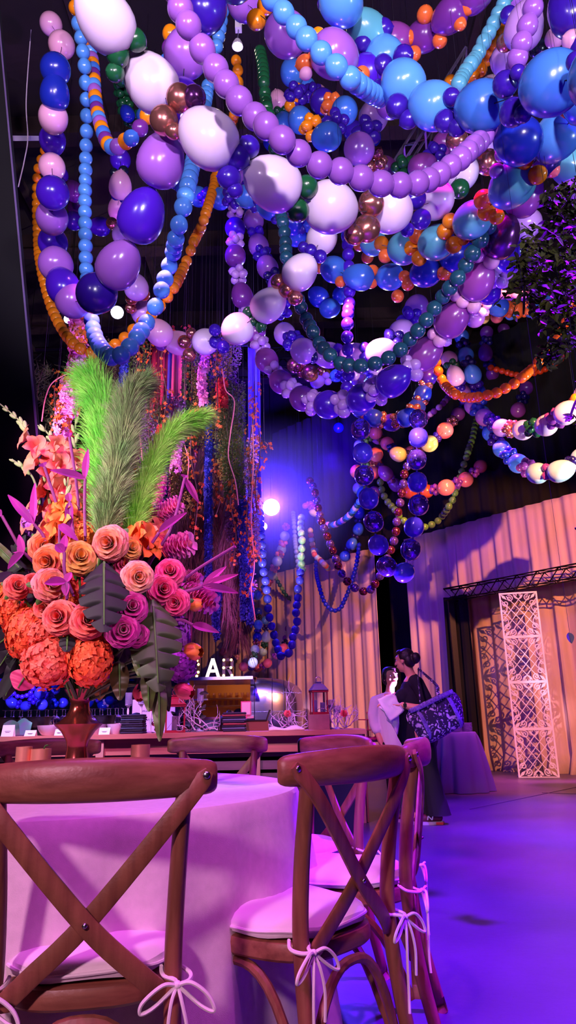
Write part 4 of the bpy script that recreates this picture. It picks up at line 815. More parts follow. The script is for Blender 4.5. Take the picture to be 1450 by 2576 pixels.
# tulips
def tulip(px, py, r, key, label, d, dd=-.05):
    p = BP(px, py, dd); t = bpy.data.objects.new('tulip', None); COL.objects.link(t); place(t, p, d); tag(t, label, 'flower', 'tulips in the bouquet'); b = MB()
    for k in range(6):
        a = k*PI/3; ov = Vector((math.cos(a), math.sin(a), 0)); petal(b, ov*r*.2-Vector((0,0,r*.8)), Vector((0,0,1))+ov*.12, ov, r*1.25, r*2.0, .35, -.35, 5)
    part('bloom', b, mat('tulip_'+key, dict(o=(250,110,60), p=(246,100,110))[key], .5, rgb2=dict(o=(252,170,60), p=(250,130,120))[key], vs=12), t); stemtube(t, p-Vector(d).normalized()*r*.8, .004)
tulip(482,1522,.026,'o','orange tulip right of the hot pink roses',(1,-.2,.1)); tulip(455,1735,.030,'p','coral tulip hanging below the purple hydrangea',(.8,-.3,-.3)); tulip(472,1640,.034,'o','orange pink tulip beside the marquee letters',(1,-.4,-.1)); tulip(350,1735,.024,'p','red tulip drooping near the white candlesticks',(.2,-.4,-1))
tulip(12,1530,.02,'p','magenta bud at the far left edge',(-1,-.3,.3))
# ginger
def ginger(px0, py0, px1, py1, r, label, dd=0, dd1=-.05):
    a = BP(px0, py0, dd); c = BP(px1, py1, dd1); t = bpy.data.objects.new('torch_ginger', None); COL.objects.link(t); place(t, a, c-a); tag(t, label, 'flower', 'pink ginger flowers in the bouquet'); L = (c-a).length
    b = MB(); n = 70
    for i in range(n):
        q = (i+.5)/n; an = i*2.4; rr = r*(.35+.65*math.sin(PI*min(1, .15+q*.75)))*(1 if q < .9 else .7); ov = Vector((math.cos(an), math.sin(an), 0)); petal(b, ov*rr*.45+Vector((0,0,L*(.0+.85*q))), Vector((0,0,1))+ov*(.25+.7*q), ov, r*.85, r*(1.0+.15*q), .2, .25, 3)
    part('bracts', b, mat('ginger_pink', (250,150,210), .5, rgb2=(240,110,190), vs=20), t)
    part('core', MB().lathe([(0,-.01),(r*.3,0),(r*.5,L*.5),(r*.35,L*.9),(0,L*.95)], n=10), mat('ginger_core', (210,90,120), .5), t); stemtube(t, a, .006, mat('ginger_stem', (170,50,120), .4))
ginger(372,1310,462,1262,.030,'uppermost pink ginger pointing up to the right'); ginger(395,1385,490,1365,.038,'large pink ginger right of the roses'); ginger(455,1470,548,1530,.034,'pink ginger curving down at the right side'); ginger(455,1440,505,1468,.026,'pink ginger tucked behind the curved one',.05,.03)
# magenta bird of paradise and rods
def bird(stem, beak, fans, label):
    P = crom([BP(*q) for q in stem], 8); o = P[0]; t = bpy.data.objects.new('painted_bird_of_paradise', None); COL.objects.link(t); t.location = o; t.rotation_mode = 'QUATERNION'; tag(t, label, 'flower', 'magenta painted bird of paradise stems')
    part('stem', MB().tube([p-o for p in P], .0055, 8), mat('painted_stem', (130,40,120), .5), t)
    e = P[-1]; b = MB(); c = BP(*beak); leafpoly(b, e-o, c-o, .030, Vector((0,-1,.2)), .5); part('beak', b, Mmag, t)
    for f in fans: b = MB(); leafpoly(b, e-o, BP(*f)-o, .026, Vector((0,-1,.2)), .4); part('sepal', b, mat('painted_sepal', (176,50,150), .5), t)
bird([(165,1440,-.1),(150,1300,-.12),(112,1175,-.14)], (108,1165,-.14), [], 'straight magenta rod leaning left of the coral gladioli')
bird([(200,1380,-.1),(196,1250,-.1),(175,1100,-.1)], (173,1090,-.1), [], 'tallest thin magenta rod left of the lime plume')
bird([(215,1360,-.16),(213,1280,-.16),(214,1205,-.16)], (126,1183,-.2), [(222,1130,-.15)], 'magenta bird of paradise with a beak pointing left in front of the gladioli')
bird([(186,1350,-.15),(180,1300,-.15),(176,1262,-.15)], (178,1335,-.15), [(172,1240,-.15)], 'short magenta spear below the left pointing beak')
bird([(130,1420,-.14),(110,1350,-.16),(85,1318,-.18)], (20,1245,-.15), [(88,1215,-.15),(60,1290,-.15)], 'magenta bird of paradise spreading at the upper left of the bouquet')
bird([(75,1440,-.1),(50,1380,-.12),(5,1298,-.14)], (-10,1290,-.14), [], 'magenta rod pointing out at the left edge')
bird([(120,1450,-.1),(80,1410,-.14),(60,1390,-.16)], (20,1432,-.18), [(48,1345,-.16),(22,1420,-.1),(30,1385,-.1)], 'magenta bird of paradise low at the left edge')
bird([(185,1500,-.3),(163,1440,-.32),(162,1390,-.32)], (140,1370,-.32), [(165,1345,-.3)], 'thin magenta stem in front of the orange roses')
bird([(168,1510,-.33),(170,1480,-.34),(168,1465,-.34)], (112,1468,-.34), [(166,1500,-.34),(180,1440,-.33)], 'magenta flower lying across the peach rose')
bird([(150,1390,-.2),(150,1340,-.2),(150,1320,-.2)], (198,1362,-.24), [], 'magenta leaf crossing above the orange hydrangea')
bird([(360,1430,-.1),(430,1330,-.1),(465,1203,-.05)], (468,1195,-.05), [(500,1265,0),(480,1240,0)], 'magenta stem rising right behind the upper ginger')
bird([(440,1475,-.1),(500,1430,-.1),(590,1375,-.1)], (593,1373,-.1), [], 'straight magenta rod pointing far right')
bird([(450,1490,-.1),(480,1485,-.12),(510,1475,-.14)], (600,1492,-.14), [(570,1425,-.1),(600,1445,-.12),(560,1470,-.12)], 'magenta bird of paradise fanned out at the right')
bird([(440,1560,-.1),(460,1560,-.1),(485,1572,-.1)], (552,1592,-.14), [], 'magenta beak pointing right above the violet hydrangea')
bird([(345,1420,-.15),(380,1370,-.15),(400,1340,-.15)], (470,1290,-.15), [], 'pink stem between the two upper ginger flowers')
# ------------------------------------------------------------------ hanging flower curtain behind the bouquet
def strand(nm, px, y0, y1, Y, w, mats, n, leaf, label, wig=.04, shape='leaf', cat='hanging garland', cord=True, group=None):
    a = AT(px, y0, Y); c = AT(px+R.uniform(-4,4), y1, Y); c.x = a.x+R.uniform(-.06,.06)
    if y0 <= 905: a.z = ZBAR
    if nm == 'straight': c.x = a.x
    P = crom([a, a.lerp(c,.33)+Vector((R.uniform(-wig,wig), R.uniform(-wig,wig), 0)), a.lerp(c,.66)+Vector((R.uniform(-wig,wig), R.uniform(-wig,wig), 0)), c], 10)
    t = thing(nm, c, label, cat, group=group); L = len(P)-1
    part('vine_stem', MB().tube(P, .007 if cord else .004, 5), mat('vine_brown', (96,74,60), .8), t, True)
    for mi, (m, share) in enumerate(mats):
        b = MB()
        for i in range(int(n*share)):
            q = R.random(); k = q*(L-.01); i0 = int(k); p = P[i0].lerp(P[i0+1], k-i0); an = R.uniform(0, 6.28); r = w*math.sqrt(R.random()); c0 = p+Vector((r*math.cos(an), r*math.sin(an)*.7, R.uniform(-.05,.05)))
            if shape == 'grass':
                d = Vector((math.cos(an)*.35, math.sin(an)*.35, -1)).normalized(); ln = R.uniform(.12,.35)*leaf; s = d.cross(Vector((R.uniform(-1,1),1,0))).normalized()*.0035; b.add([c0-s, c0+s, c0+d*ln], [(0,1,2)])
            elif shape == 'flower':
                x, y, z = frame(Vector((math.cos(an), -abs(math.sin(an))-.2, R.uniform(-.5,.5)))); s = leaf*R.uniform(.7,1.2)
                for k2 in range(5):
                    a2 = k2*1.2566+an; d = (x*math.cos(a2)+y*math.sin(a2)); e = z.cross(d); b.add([c0, c0+d*s*.6+e*s*.32+z*s*.15, c0+d*s+z*s*.1, c0+d*s*.6-e*s*.32+z*s*.15], [(0,1,2),(0,2,3)])
            elif shape == 'needle':
                for _ in range(3):
                    d = Vector((R.uniform(-1,1), R.uniform(-1,.5), R.uniform(-.8,.5))).normalized(); s = d.cross(Vector((0,0,1))).normalized()*leaf*.05; b.add([c0-s, c0+s, c0+d*leaf*1.6], [(0,1,2)])
            else:
                d = Vector((math.cos(an), math.sin(an)*.8, R.uniform(-1,.4))).normalized(); s = d.cross(Vector((R.uniform(-.4,.4),-1,R.uniform(-.4,.4)))).normalized()*leaf*.32; b.add([c0, c0+d*leaf*.5+s, c0+d*leaf, c0+d*leaf*.5-s], [(0,1,2,3)])
        part({0:'leaves',1:'blossoms'}.get(mi, 'buds') if shape != 'grass' else 'grass', b, m, t, True, smooth=False)
    if cord: part('hanging_line', MB().tube([a, Vector((a.x, a.y, H-.02))], .0025, 5), Mstr, t, True)
    return t
Mb = mat('flower_blue', (40,60,190), .6, rgb2=(24,34,120), vs=20); Mor = mat('flower_orange', (200,70,24), .6, rgb2=(214,130,30), vs=5); Mgr = mat('foliage_green', (50,84,40), .6, rgb2=(86,110,40), vs=6)
Mpk = mat('flower_pink', (240,120,190), .6, rgb2=(230,160,200), vs=8); Mrd = mat('flower_red', (200,30,36), .6); Mye = mat('foliage_mustard', (150,130,50), .7, rgb2=(110,100,40), vs=9); Mpu = mat('foliage_purple', (120,80,150), .7, rgb2=(80,60,90), vs=9); Mdr = mat('dried_brown', (120,84,70), .8, rgb2=(80,50,60), vs=9)
Mwh = mat('wisteria_pale', (230,190,220), .6)
Y0 = 8.6
ZBAR = AT(370, 868, Y0+.05).z
# long dyed fabric ribbons
for i, (px, y0, y1, w, c, la) in enumerate(((405,880,1180,.24,(170,24,70),'wide crimson fabric ribbon behind the pampas'),(452,870,1250,.20,(180,70,110),'dusty rose fabric ribbon right of the crimson one'),(430,890,1200,.07,(60,50,150),'narrow blue fabric ribbon between the red ones'),(560,1150,1560,.22,(190,70,110),'rose red fabric ribbon reaching furthest down beside the blue flower strand'),(600,1000,1540,.18,(120,70,170),'lilac fabric ribbon near the right end of the flower curtain'),(500,930,1500,.2,(120,60,110),'plum fabric ribbon behind the gypsophila'),(350,900,1500,.25,(100,50,110),'plum fabric ribbon behind the sage plume'),(640,980,1250,.16,(80,60,210),'violet blue ribbon at the right end of the flower curtain'),(470,1150,1620,.22,(150,60,110),'rose fabric ribbon behind the upper ginger'),(300,900,1500,.24,(70,50,80),'dark mauve fabric ribbon behind the lime plume'),(250,905,1450,.22,(80,70,50),'olive fabric ribbon behind the lime plume'))):
    a = AT(px, y0, Y0+.1); z1 = AT(px, y1, Y0+.1).z
    o = drape('fabric_ribbon', (a.x-w/2, a.y, 0), (a.x+w/2, a.y+.05, 0), z1, a.z if y0 > 990 else ZBAR, mat('ribbon_%d' % i, c, .7, var=.15, vs=4), la, amp=.05, wl=.11, seed=i, nz=8, cat='ribbon')
    if y0 > 990: part('hanging_line', MB().cyl((w/2, 0, a.z-z1), (w/2, 0, H-.02-z1), .003, n=5), Mstr, o)
strand('blue_flower_strand', 525, 905, 1475, Y0-.1, .035, [(Mb, 1)], 1500, .045, 'long deep blue flower strand hanging straight down behind the leaning bright plume', .01, 'flower')
strand('blue_flower_strand', 612, 1270, 1550, Y0-.2, .045, [(Mb, 1)], 1300, .05, 'blue flower strand hanging at the right end, lowest of the blue ones', .02, 'flower')
strand('blue_flower_strand', 628, 1440, 1560, Y0-.25, .03, [(Mb, 1)], 350, .045, 'short piece of blue flower strand at the right end of the flower curtain', .02, 'flower')
strand('blue_flower_strand', 314, 890, 1000, Y0-.1, .045, [(Mb, 1)], 700, .045, 'short blue flower strand behind the tips of the lime plume', .01, 'flower')
strand('blue_flower_strand', 548, 1480, 1600, Y0-.1, .03, [(Mb, 1)], 350, .045, 'dark blue strand end above the marquee letters', .02, 'flower')
strand('orchid_garland', 190, 885, 1040, Y0-.6, .11, [(Mpk, .7),(Mor, .3)], 420, .075, 'bright pink blossom garland hanging leftmost above the gladioli', .05, 'flower')
strand('orchid_garland', 172, 960, 1110, Y0-.6, .10, [(Mpk, .5),(Mor, .5)], 260, .055, 'pink and orange blossom garland just below the leftmost one', .05, 'flower')
strand('orchid_garland', 515, 900, 1010, Y0-.2, .05, [(Mpk, 1)], 160, .06, 'pale pink blossoms hanging beside the top of the long blue strand', .03, 'flower')
for px, y0, y1, la in ((150,930,1090,'orange dotted vine at the left end of the flower curtain'),(355,900,1010,'orange dotted vine above the sage plume'),(382,880,1060,'orange dotted vine left of the crimson ribbon'),(425,895,1080,'orange dotted vine over the crimson ribbon'),(465,900,1010,'orange dotted vine right of the crimson ribbon'),(500,1010,1390,'long orange dotted vine left of the long blue strand'),(545,1150,1300,'orange dotted vine right of the long blue strand'),(585,1200,1420,'orange vine above the lower blue strand'),(640,960,1220,'orange vine at the right end hanging in the light'),(652,1080,1290,'outermost orange vine in the blue light'),(665,1110,1150,'tip of an orange vine pointing right'),(625,1250,1500,'orange vine over the lower blue strand'),(560,900,1080,'mustard dotted vine near the top right')):
    strand('blossom_vine', px, y0, y1, Y0-.4, .09, [(Mor, 1)], int((y1-y0)*.30), .026, la, .08, 'flower')
for px, y0, y1, m, la in ((250,890,1000,Mye,'mustard foliage garland above the lime plume'),(440,1000,1100,Mpu,'purple foliage garland below the crimson ribbon'),(280,890,1000,Mdr,'brown dried garland beside the short blue strand'),(345,880,960,Mgr,'green foliage garland above the sage plume'),(480,890,1120,Mgr,'green foliage garland left of the gypsophila'),(505,925,1120,Mye,'mustard gypsophila garland left of the long blue strand'),(552,890,1110,Mye,'olive gypsophila garland right of the long blue strand'),(545,870,960,Mpu,'purple gypsophila at the top right of the flower curtain'),(590,960,1250,Mgr,'green fern garland in the right part'),(580,880,980,Mpu,'violet grey gypsophila at the top'),(575,1050,1200,Mye,'olive foliage patch in the right part'),(600,1280,1420,Mpu,'purple foliage above the lower blue strand'),(560,960,1150,Mgr,'fern garland beside the pale cord'),(395,1130,1300,Mpu,'grey purple foliage behind the bright plume'),(455,1130,1280,Mye,'mustard foliage behind the bright plume'),(372,1040,1220,Mpu,'lavender coloured sprays right of the sage plume'),(640,1100,1400,Mwh,'pale pink sprays at the right end of the flower curtain'),(632,1300,1480,Mwh,'pale blossoms beside the lamp at the right end')):
    strand('foliage_garland', px, y0, y1, Y0-.1, .13 if m is not Mwh else .07, [(m, 1)], int((y1-y0)*7 if m is not Mwh else (y1-y0)*3), .035, la, .05, 'leaf')
for px, y0, y1, la in ((110,925,1010,'spiky green sprig garland nearest the black panel'),(140,1010,1080,'spiky green sprigs behind the gladioli'),(395,1000,1060,'spiky green sprigs beside the sage plume'),(575,1020,1100,'spiky green sprigs in the right part'),(600,1120,1240,'spiky green fronds near the lamp')):
    strand('asparagus_fern_garland', px, y0, y1, Y0-.3, .16, [(Mgr, 1)], int((y1-y0)*2.2), .07, la, .06, 'needle')
for px, y0, y1, m, la in ((270,880,1180,Mdr,'brown grass fringe left of the sage plume'),(400,1010,1120,Mdr,'brown hanging grasses below the crimson ribbon'),(455,1200,1430,Mdr,'dark hanging grasses behind the gingers'),(480,1280,1520,Mdr,'long dry grasses behind the right gingers'),(530,1120,1560,Mdr,'dry grass fringe beside the long blue strand'),(575,1180,1560,mat('dried_pale', (180,140,150), .8),'pale dry root fringe in the right part'),(360,1100,1320,Mdr,'dry grasses behind the bright plume'),(600,1400,1620,Mdr,'lowest dry grass fringe above the marquee letters'),(420,1280,1500,Mpu,'purple grass fringe behind the ginger')):
    strand('dried_grass_fringe', px, y0, y1, Y0+.05, .12, [(m, 1)], int((y1-y0)*3.2), 1.3, la, .05, 'grass')
for px, y0, y1, m, la in ((455,1060,1180,Mpk,'rose blossoms right of the sage plume'),(405,1080,1140,Mrd,'dark red blossoms under the crimson ribbon'),(560,960,1020,Mrd,'red blossoms beside the pale cord at the top right'),(165,1060,1140,Mrd,'red blossom strand between the gladioli'),(240,1040,1120,Mye,'yellow blossoms left of the lime plume'),(405,1200,1260,mat('flower_magenta', (200,30,120), .6),'magenta blossoms behind the bright plume')):
    strand('blossom_cluster', px, y0, y1, Y0-.3, .07, [(m, 1)], int((y1-y0)*1.7), .045, la, .03, 'flower')
for i, (pts, la) in enumerate((([(560,930),(568,980),(590,1010),(580,1090),(575,1150),(592,1210),(600,1270)],'thin pale vine curling in the right part of the flower curtain'),([(635,1060),(638,1150),(632,1300),(640,1420),(632,1480),(640,1540),(643,1560)],'pale cord hanging down past the bright blue lamp'),([(330,1020),(345,1060),(355,1120),(362,1200)],'thin curling vine right of the sage plume'),([(465,1120),(475,1160),(470,1230)],'thin curling vine behind the bright plume'),([(190,930),(135,960),(115,1000),(105,1060)],'bare curved twig at the left end of the flower curtain'))):
    P = crom([AT(x, y, Y0-.45) for x, y in pts], 8); o = solo('curling_vine', MB().tube(P, .008, 6), mat('pale_vine', (226,150,140), .6), la, 'vine'); p = P[0]-o.location; part('hanging_line', MB().tube([p, Vector((p.x, p.y, H-.02-o.location.z))], .002, 5), Mstr, o)
# pipe the flower curtain hangs from
a = AT(90, 878, Y0+.1); c = AT(668, 868, Y0+.1); c.z = a.z = ZBAR
t = thing('hanging_bar', a, 'dark metal bar the flower curtain hangs from', 'bar'); part('bar', MB().cyl(a, c, .03, n=10), Mtr, t, True)
for q in (.05,.5,.95):
    p = a.lerp(c, q); part('drop_line', MB().cyl(p, (p.x, p.y, H-.02), .004, n=6), Mstr, t, True)
# ------------------------------------------------------------------ vine of real leaves at the right edge
Miv = mat('ivy_leaf', (56,66,34), .6, rgb2=(96,96,44), vs=14)
def leafy(nm, pts, Y, n, spread, leaf, label, m=Miv, nst=6):
    P = crom([AT(x, y, Y) for x, y in pts], 8); t = thing(nm, P[-1], label, 'leafy branch'); L = len(P)-1
    part('branch', MB().tube(P, [.012-.006*i/len(P) for i in range(len(P))], 6), mat('bark', (60,44,38), .8), t, True)
    tw = MB(); b = MB()
    for j in range(int(n/9)):
        q = R.random(); p = P[int(q*L)]; d = Vector((R.uniform(-1,1), R.uniform(-.8,.5), R.uniform(-1,.5))).normalized(); e = p+d*spread*R.uniform(.4,1); e.z -= .05; tw.tube(crom([p, p.lerp(e,.5)+Vector((0,0,.02)), e], 3), .0025, 4)
        for k in range(9):
            c = p.lerp(e, R.uniform(.2,1.05)); dr = Vector((R.uniform(-1,1), R.uniform(-1,.4), R.uniform(-1,.35))).normalized(); leafpoly(b, c, c+dr*leaf*R.uniform(.6,1.25), leaf*.55, Vector((R.uniform(-.5,.5),-1,R.uniform(0,.7))), .2, nu=4)
    part('hanging_line', MB().tube([P[0], Vector((P[0].x, P[0].y, H-.02))], .002, 5), Mstr, t, True)
    part('twigs', tw, mat('bark', (60,44,38), .8), t, True); part('leaves', b, m, t, True)
leafy('leafy_branch', [(1560,420),(1480,470),(1420,520),(1370,590),(1330,640),(1322,700),(1318,790)], 3.3, 620, .20, .055, 'thick dark leafy branch hanging in from the upper right edge')
leafy('leafy_branch', [(1560,500),(1500,580),(1450,640),(1420,700),(1400,760),(1380,800)], 3.4, 520, .18, .055, 'leafy branch below it with yellowish leaves catching light')
leafy('leafy_branch', [(1540,560),(1490,640),(1470,740),(1450,800),(1400,860),(1352,892)], 3.6, 420, .13, .06, 'leafy branch tip trailing down left at the right edge', mat('ivy_blue', (70,80,60), .6, rgb2=(110,112,90), vs=10))
leafy('leafy_branch', [(1520,440),(1450,450),(1405,470),(1370,500)], 3.3, 240, .10, .05, 'short dark sprig below the lit aqua balloon at upper right')
leafy('leafy_branch', [(1530,900),(1490,950),(1450,1010),(1432,1060)], 3.5, 120, .08, .06, 'small leafy tip over the white spotlit balloons')
leafy('leafy_branch', [(1510,1290),(1475,1320),(1448,1330)], 3.4, 60, .05, .04, 'tiny leafy tip at the right edge beside the tan curtain')
leafy('leafy_branch', [(1510,1380),(1480,1410),(1450,1440)], 3.4, 40, .04, .04, 'tiny leafy tip at the right edge level with the truss')
b = MB(); p = AT(1433,1605,2.6); leafpoly(b, p+Vector((0,0,.02)), p+Vector((.006,0,-.02)), .028, Vector((0,-1,0)), .2); t = solo('hanging_leaf', b, mat('leaf_single', (90,110,110), .4), 'single small green leaf hanging on a fine line at the right edge', 'leaf')
part('line', MB().tube([Vector((0,0,.04)), Vector((0,0,H-p.z))], .0007, 4), Mstr, t)
# ------------------------------------------------------------------ buffet counter
BY = 7.25; BZ = .86
xl = AT(-60, 1860, BY).x-.5; xr = AT(922, 1845, BY).x
Mbuf = mat('counter_wood', (214,140,118), .5, rgb2=(196,132,112), vs=2.5, grain=(1,12,12), bump=.05, bs=60); Mslat = mat('slat_wood', (120,92,110), .6, rgb2=(140,106,120), vs=2, grain=(1,10,10)); Mpost = mat('post_wood', (206,160,140), .55, rgb2=(220,176,150), vs=3, grain=(8,8,1))
t = thing('buffet_counter', ((xl+xr)/2, BY, 0), 'long wooden buffet counter with slatted front behind the round table', 'counter')
part('countertop', MB().box(((xl+xr)/2, BY+.45, BZ-.02), (xr-xl, .95, .045)), Mbuf, t, True, smooth=False)
part('apron', MB().box(((xl+xr)/2, BY+.06, BZ-.12), (xr-xl-.06, .03, .155)), Mbuf, t, True, smooth=False)
for px in (-20, 250, 645, 816, 905):
    x = AT(px, 1900, BY).x; w = .075 if px != 816 else .16
    part('post', MB().box((x, BY+.03, (BZ-.04)/2), (w, .06, BZ-.04)), Mpost, t, True, smooth=False)
for k in range(6):
    part('slat', MB().box(((xl+xr)/2-.0, BY+.12, .06+.12*k), (xr-xl-.1, .025, .085)), Mslat, t, True, smooth=False)
part('end_panel', MB().box((xr-.03, BY+.45, BZ/2-.02), (.04, .85, BZ-.05)), mat('counter_end', (150,92,80), .55), t, True, smooth=False)
part('back_board', MB().box(((xl+xr)/2, BY+.85, BZ/2), (xr-xl-.1, .02, BZ-.06)), Mblk, t, True, smooth=False)
def BX_(px, dy=.2): p = AT(px, 1845, BY+dy); return p.x
# bowls
Mchina = mat('white_china', (226,214,232), .25); Mpan = mat('black_pan', (18,14,20), .4)
def bowl(px, w, h, label, dy=.15, m=Mchina, nm='serving_bowl', z=BZ+.003):
    r = w/2*BY/1650
    b = MB(); b.lathe([(0,0),(r*.55,0),(r*.62,h*.1),(r*.9,h*.6),(r,h),(r-.008,h),(r*.86,h*.6),(r*.5,h*.12),(0,h*.1)], n=28)
    o = solo(nm, b, m, label, 'bowl', base=(0,0,0), group='white bowls on the counter' if m is Mchina else None); o.location = (BX_(px,dy), BY+dy, z); return o
bowl(122,54,.10,'white bowl on the counter left of the tall vase'); bowl(240,52,.10,'white bowl on the counter just right of the tall vase'); bowl(290,40,.10,'white bowl between the other white bowl and the dark napkin stack'); bowl(212,34,.06,'small white bowl half hidden behind the tall vase',.3)
for px, w, la in ((90,72,'round black pan at the left of the tall vase'),(256,66,'round black pan right of the tall vase'),(15,60,'black pan at the left edge of the counter')):
    x = BX_(px,.42); t = thing('black_pan', (x, BY+.42, BZ+.003), la, 'pan', group='black pans on low stands'); r = w/2*BY/1650
    part('pan', MB().lathe([(0,.08),(r*.82,.08),(r,.185),(r+.012,.19),(r-.006,.188),(r*.78,.09),(0,.09)], n=28), Mpan, t); part('stand', MB().lathe([(r*.55,0),(r*.6,.0),(r*.6,.08),(r*.55,.08)], n=20), Mpan, t)
for px, w, la in ((632,76,'long black tray right of the striped napkin stack'),):
    x = BX_(px,.5); t = thing('black_tray', (x, BY+.5, BZ+.003), la, 'tray')
    part('tray', MB().prism([(-.17,.0),(.17,.0),(.21,.11),(.20,.11),(.165,.012),(-.165,.012),(-.20,.11),(-.21,.11)], Matrix.Translation((0,0,.10)) @ Matrix.Rotation(PI/2, 4, 'X'), .3), Mpan, t, smooth=False)
    part('wooden_riser', MB().box((0,0,.05), (.38,.28,.10)), mat('riser_wood', (120,60,50), .6), t, smooth=False)
# tent cards
Mcard = mat('card_white', (240,232,240), .6); Mink = mat('card_ink', (60,40,60), .7)
for i, (px, w, h, la) in enumerate(((18,.12,.11,'tall white tent card at the far left of the counter'),(75,.11,.055,'low white tent card left of the first white bowl'),(148,.09,.06,'white tent card between the first bowl and the vase'),(262,.11,.065,'white tent card between the two bowls right of the vase'),(130,.10,.10,'white card standing behind the first white bowl'))):
    x = BX_(px,.03 if i < 4 else .3); t = thing('tent_card', (x, BY+(.06 if i < 4 else .3), BZ+.003), la, 'card', group='white tent cards on the counter')
    b = MB(); 
    for s in (-1, 1): b.add([(-w/2, s*.035, 0), (w/2, s*.035, 0), (w/2, 0, h), (-w/2, 0, h)], [(0,1,2,3)])
    o = part('card', b, Mcard, t, smooth=False); o.modifiers.new('thickness', 'SOLIDIFY').thickness = .0015
    k = .035/h; part('print', MB().box((0, -.0205, h*.45), (w*.5, .0015, .004)).box((0, -.0235, h*.36), (w*.34, .0015, .004)), Mink, t, smooth=False)
# teal shell shaped dish at left
t = thing('shell_dish', (BX_(45,.25), BY+.25, BZ+.003), 'iridescent green shell shaped dish behind the leftmost card', 'dish')
b = MB()
for s, h in ((-1,.15),(1,.17)):
    b.grid(lambda u, v, s=s, h=h: Vector(((u-.5)*.16+s*.05, -.02+.05*v*s, h*v*(.75+.25*math.sin(PI*u))+.01)), 8, 6)
part('dish', b, mat('iridescent', (90,190,150), .2, metal=.5, rgb2=(150,110,190), vs=10), t)
# stemmed glasses standing upside down in a row
Mglass = mat('clear_glass', (235,225,255), .05, trans=1., ior=1.45)
def glass_mesh():
    b = MB(); b.lathe([(.033,0),(.034,.004),(.036,.05),(.028,.075),(.008,.085),(.0045,.09),(.0045,.14),(.008,.148),(.034,.152),(.034,.155),(.0,.156)], n=16); return mesh(b, 'glass', Mglass)
GM = glass_mesh(); gi = 0
GX = [q for q in range(3, 165, 11)]+[q for q in range(222, 306, 10)]
for j, px in enumerate(GX):
    o = bpy.data.objects.new('wine_glass', GM); COL.objects.link(o); o.location = (BX_(px,.62)-.0, BY+.68+.05*(j % 2), BZ+.115)
    tag(o, 'upturned stemmed glass in the row behind the black pans, %s of the tall vase' % ('left' if px < 190 else 'right'), 'glass', 'upturned stemmed glasses, row %s of the vase' % ('left' if px < 190 else 'right'))
for x0, x1, la in ((-15,170,'white raised shelf board carrying the glasses left of the vase'),(215,312,'white raised shelf board carrying the glasses right of the vase')):
    a, c = BX_(x0,.7), BX_(x1,.7); t = thing('glass_riser', ((a+c)/2, BY+.7, BZ+.003), la, 'shelf'); part('board', MB().box(((a+c)/2, BY+.7, BZ+.1), (c-a, .2, .02)), Mcard, t, True, smooth=False)
    for x in (a+.03, c-.03): part('foot', MB().box((x, BY+.7, BZ+.047), (.03, .18, .086)), Mcard, t, True, smooth=False)
# napkin stacks
for px, cols, n, la, gr in ((335, ((30,24,60),(20,18,40),(46,60,90),(22,20,44)), 9, 'dark blue', 'dark folded napkins right of the bowls'), (590, ((40,30,60),(90,90,130),(30,20,50),(150,60,70)), 9, 'striped', 'folded napkins stacked left of the black tray')):
    x = BX_(px,.2); 
    for k in range(n):
        c = cols[k % 4]; b = MB(); w = .235; yaw = R.uniform(-.05,.05); h = .0205; z = BZ+.003+k*(h+.0006); prof = []
        for s in range(9): prof.append((-w/2+w*s/8, .0022*math.sin(s*1.3+k)))
        poly = [(xx, zz*0-h/2) for xx, zz in prof]+[(xx, h/2) for xx, zz in prof[::-1]]
        b.prism(poly, Matrix.Rotation(yaw, 4, 'Z') @ Matrix.Rotation(PI/2, 4, 'X'), .2)
        o = solo('folded_napkin', b, mat('napkin_%d%d%d' % c, c, .8), 'folded %s cloth napkin in the stack %s' % (la, 'right of the white bowls' if px == 335 else 'left of the black tray'), 'napkin', base=(0,0,-h/2), group=gr); o.location = (x+R.uniform(-.006,.006), BY+.2, z)
        bv = o.modifiers.new('soft edge', 'BEVEL'); bv.width = .008; bv.segments = 2
t = thing('lilac_sign_board', (BX_(383,1.1), BY+1.15, 0), 'pale lilac board with faint handwriting standing behind the counter', 'sign')
part('board', MB().box((0,0,1.02), (.50,.02,.42)), mat('board_lilac', (206,186,226), .6), t, smooth=False); part('leg', MB().box((-.2,.02,.42), (.03,.03,.84)), Mcard, t, smooth=False); part('leg', MB().box((.2,.02,.42), (.03,.03,.84)), Mcard, t, smooth=False)
b = MB()
for r_, z in enumerate((1.10,1.0)):
    x = -.14
    for k in range(5):
        b.tube([(x+.045*k+.006*q, -.012, z+.012*math.sin(q*1.7+k*2+r_)) for q in range(8)], .003, 5)
part('handwriting', b, mat('board_ink', (120,90,150), .6), t)
# black rounded covers behind the napkins
t = solo('black_cover', MB().lathe([(0,0),(.13,0),(.14,.05),(.12,.13),(.07,.18),(.03,.2),(.02,.22),(0,.225)], n=24), Mpan, 'black domed lid behind the striped napkin stack', 'lid', base=(0,0,0)); t.location = (BX_(575,.7), BY+.75, BZ+.003)
t = solo('black_cover', MB().lathe([(0,0),(.10,0),(.105,.1),(.08,.19),(.03,.21),(0,.215)], n=24), Mpan, 'black domed lid behind the dark blue napkin stack', 'lid', base=(0,0,0)); t.location = (BX_(342,.7), BY+.7, BZ+.003)
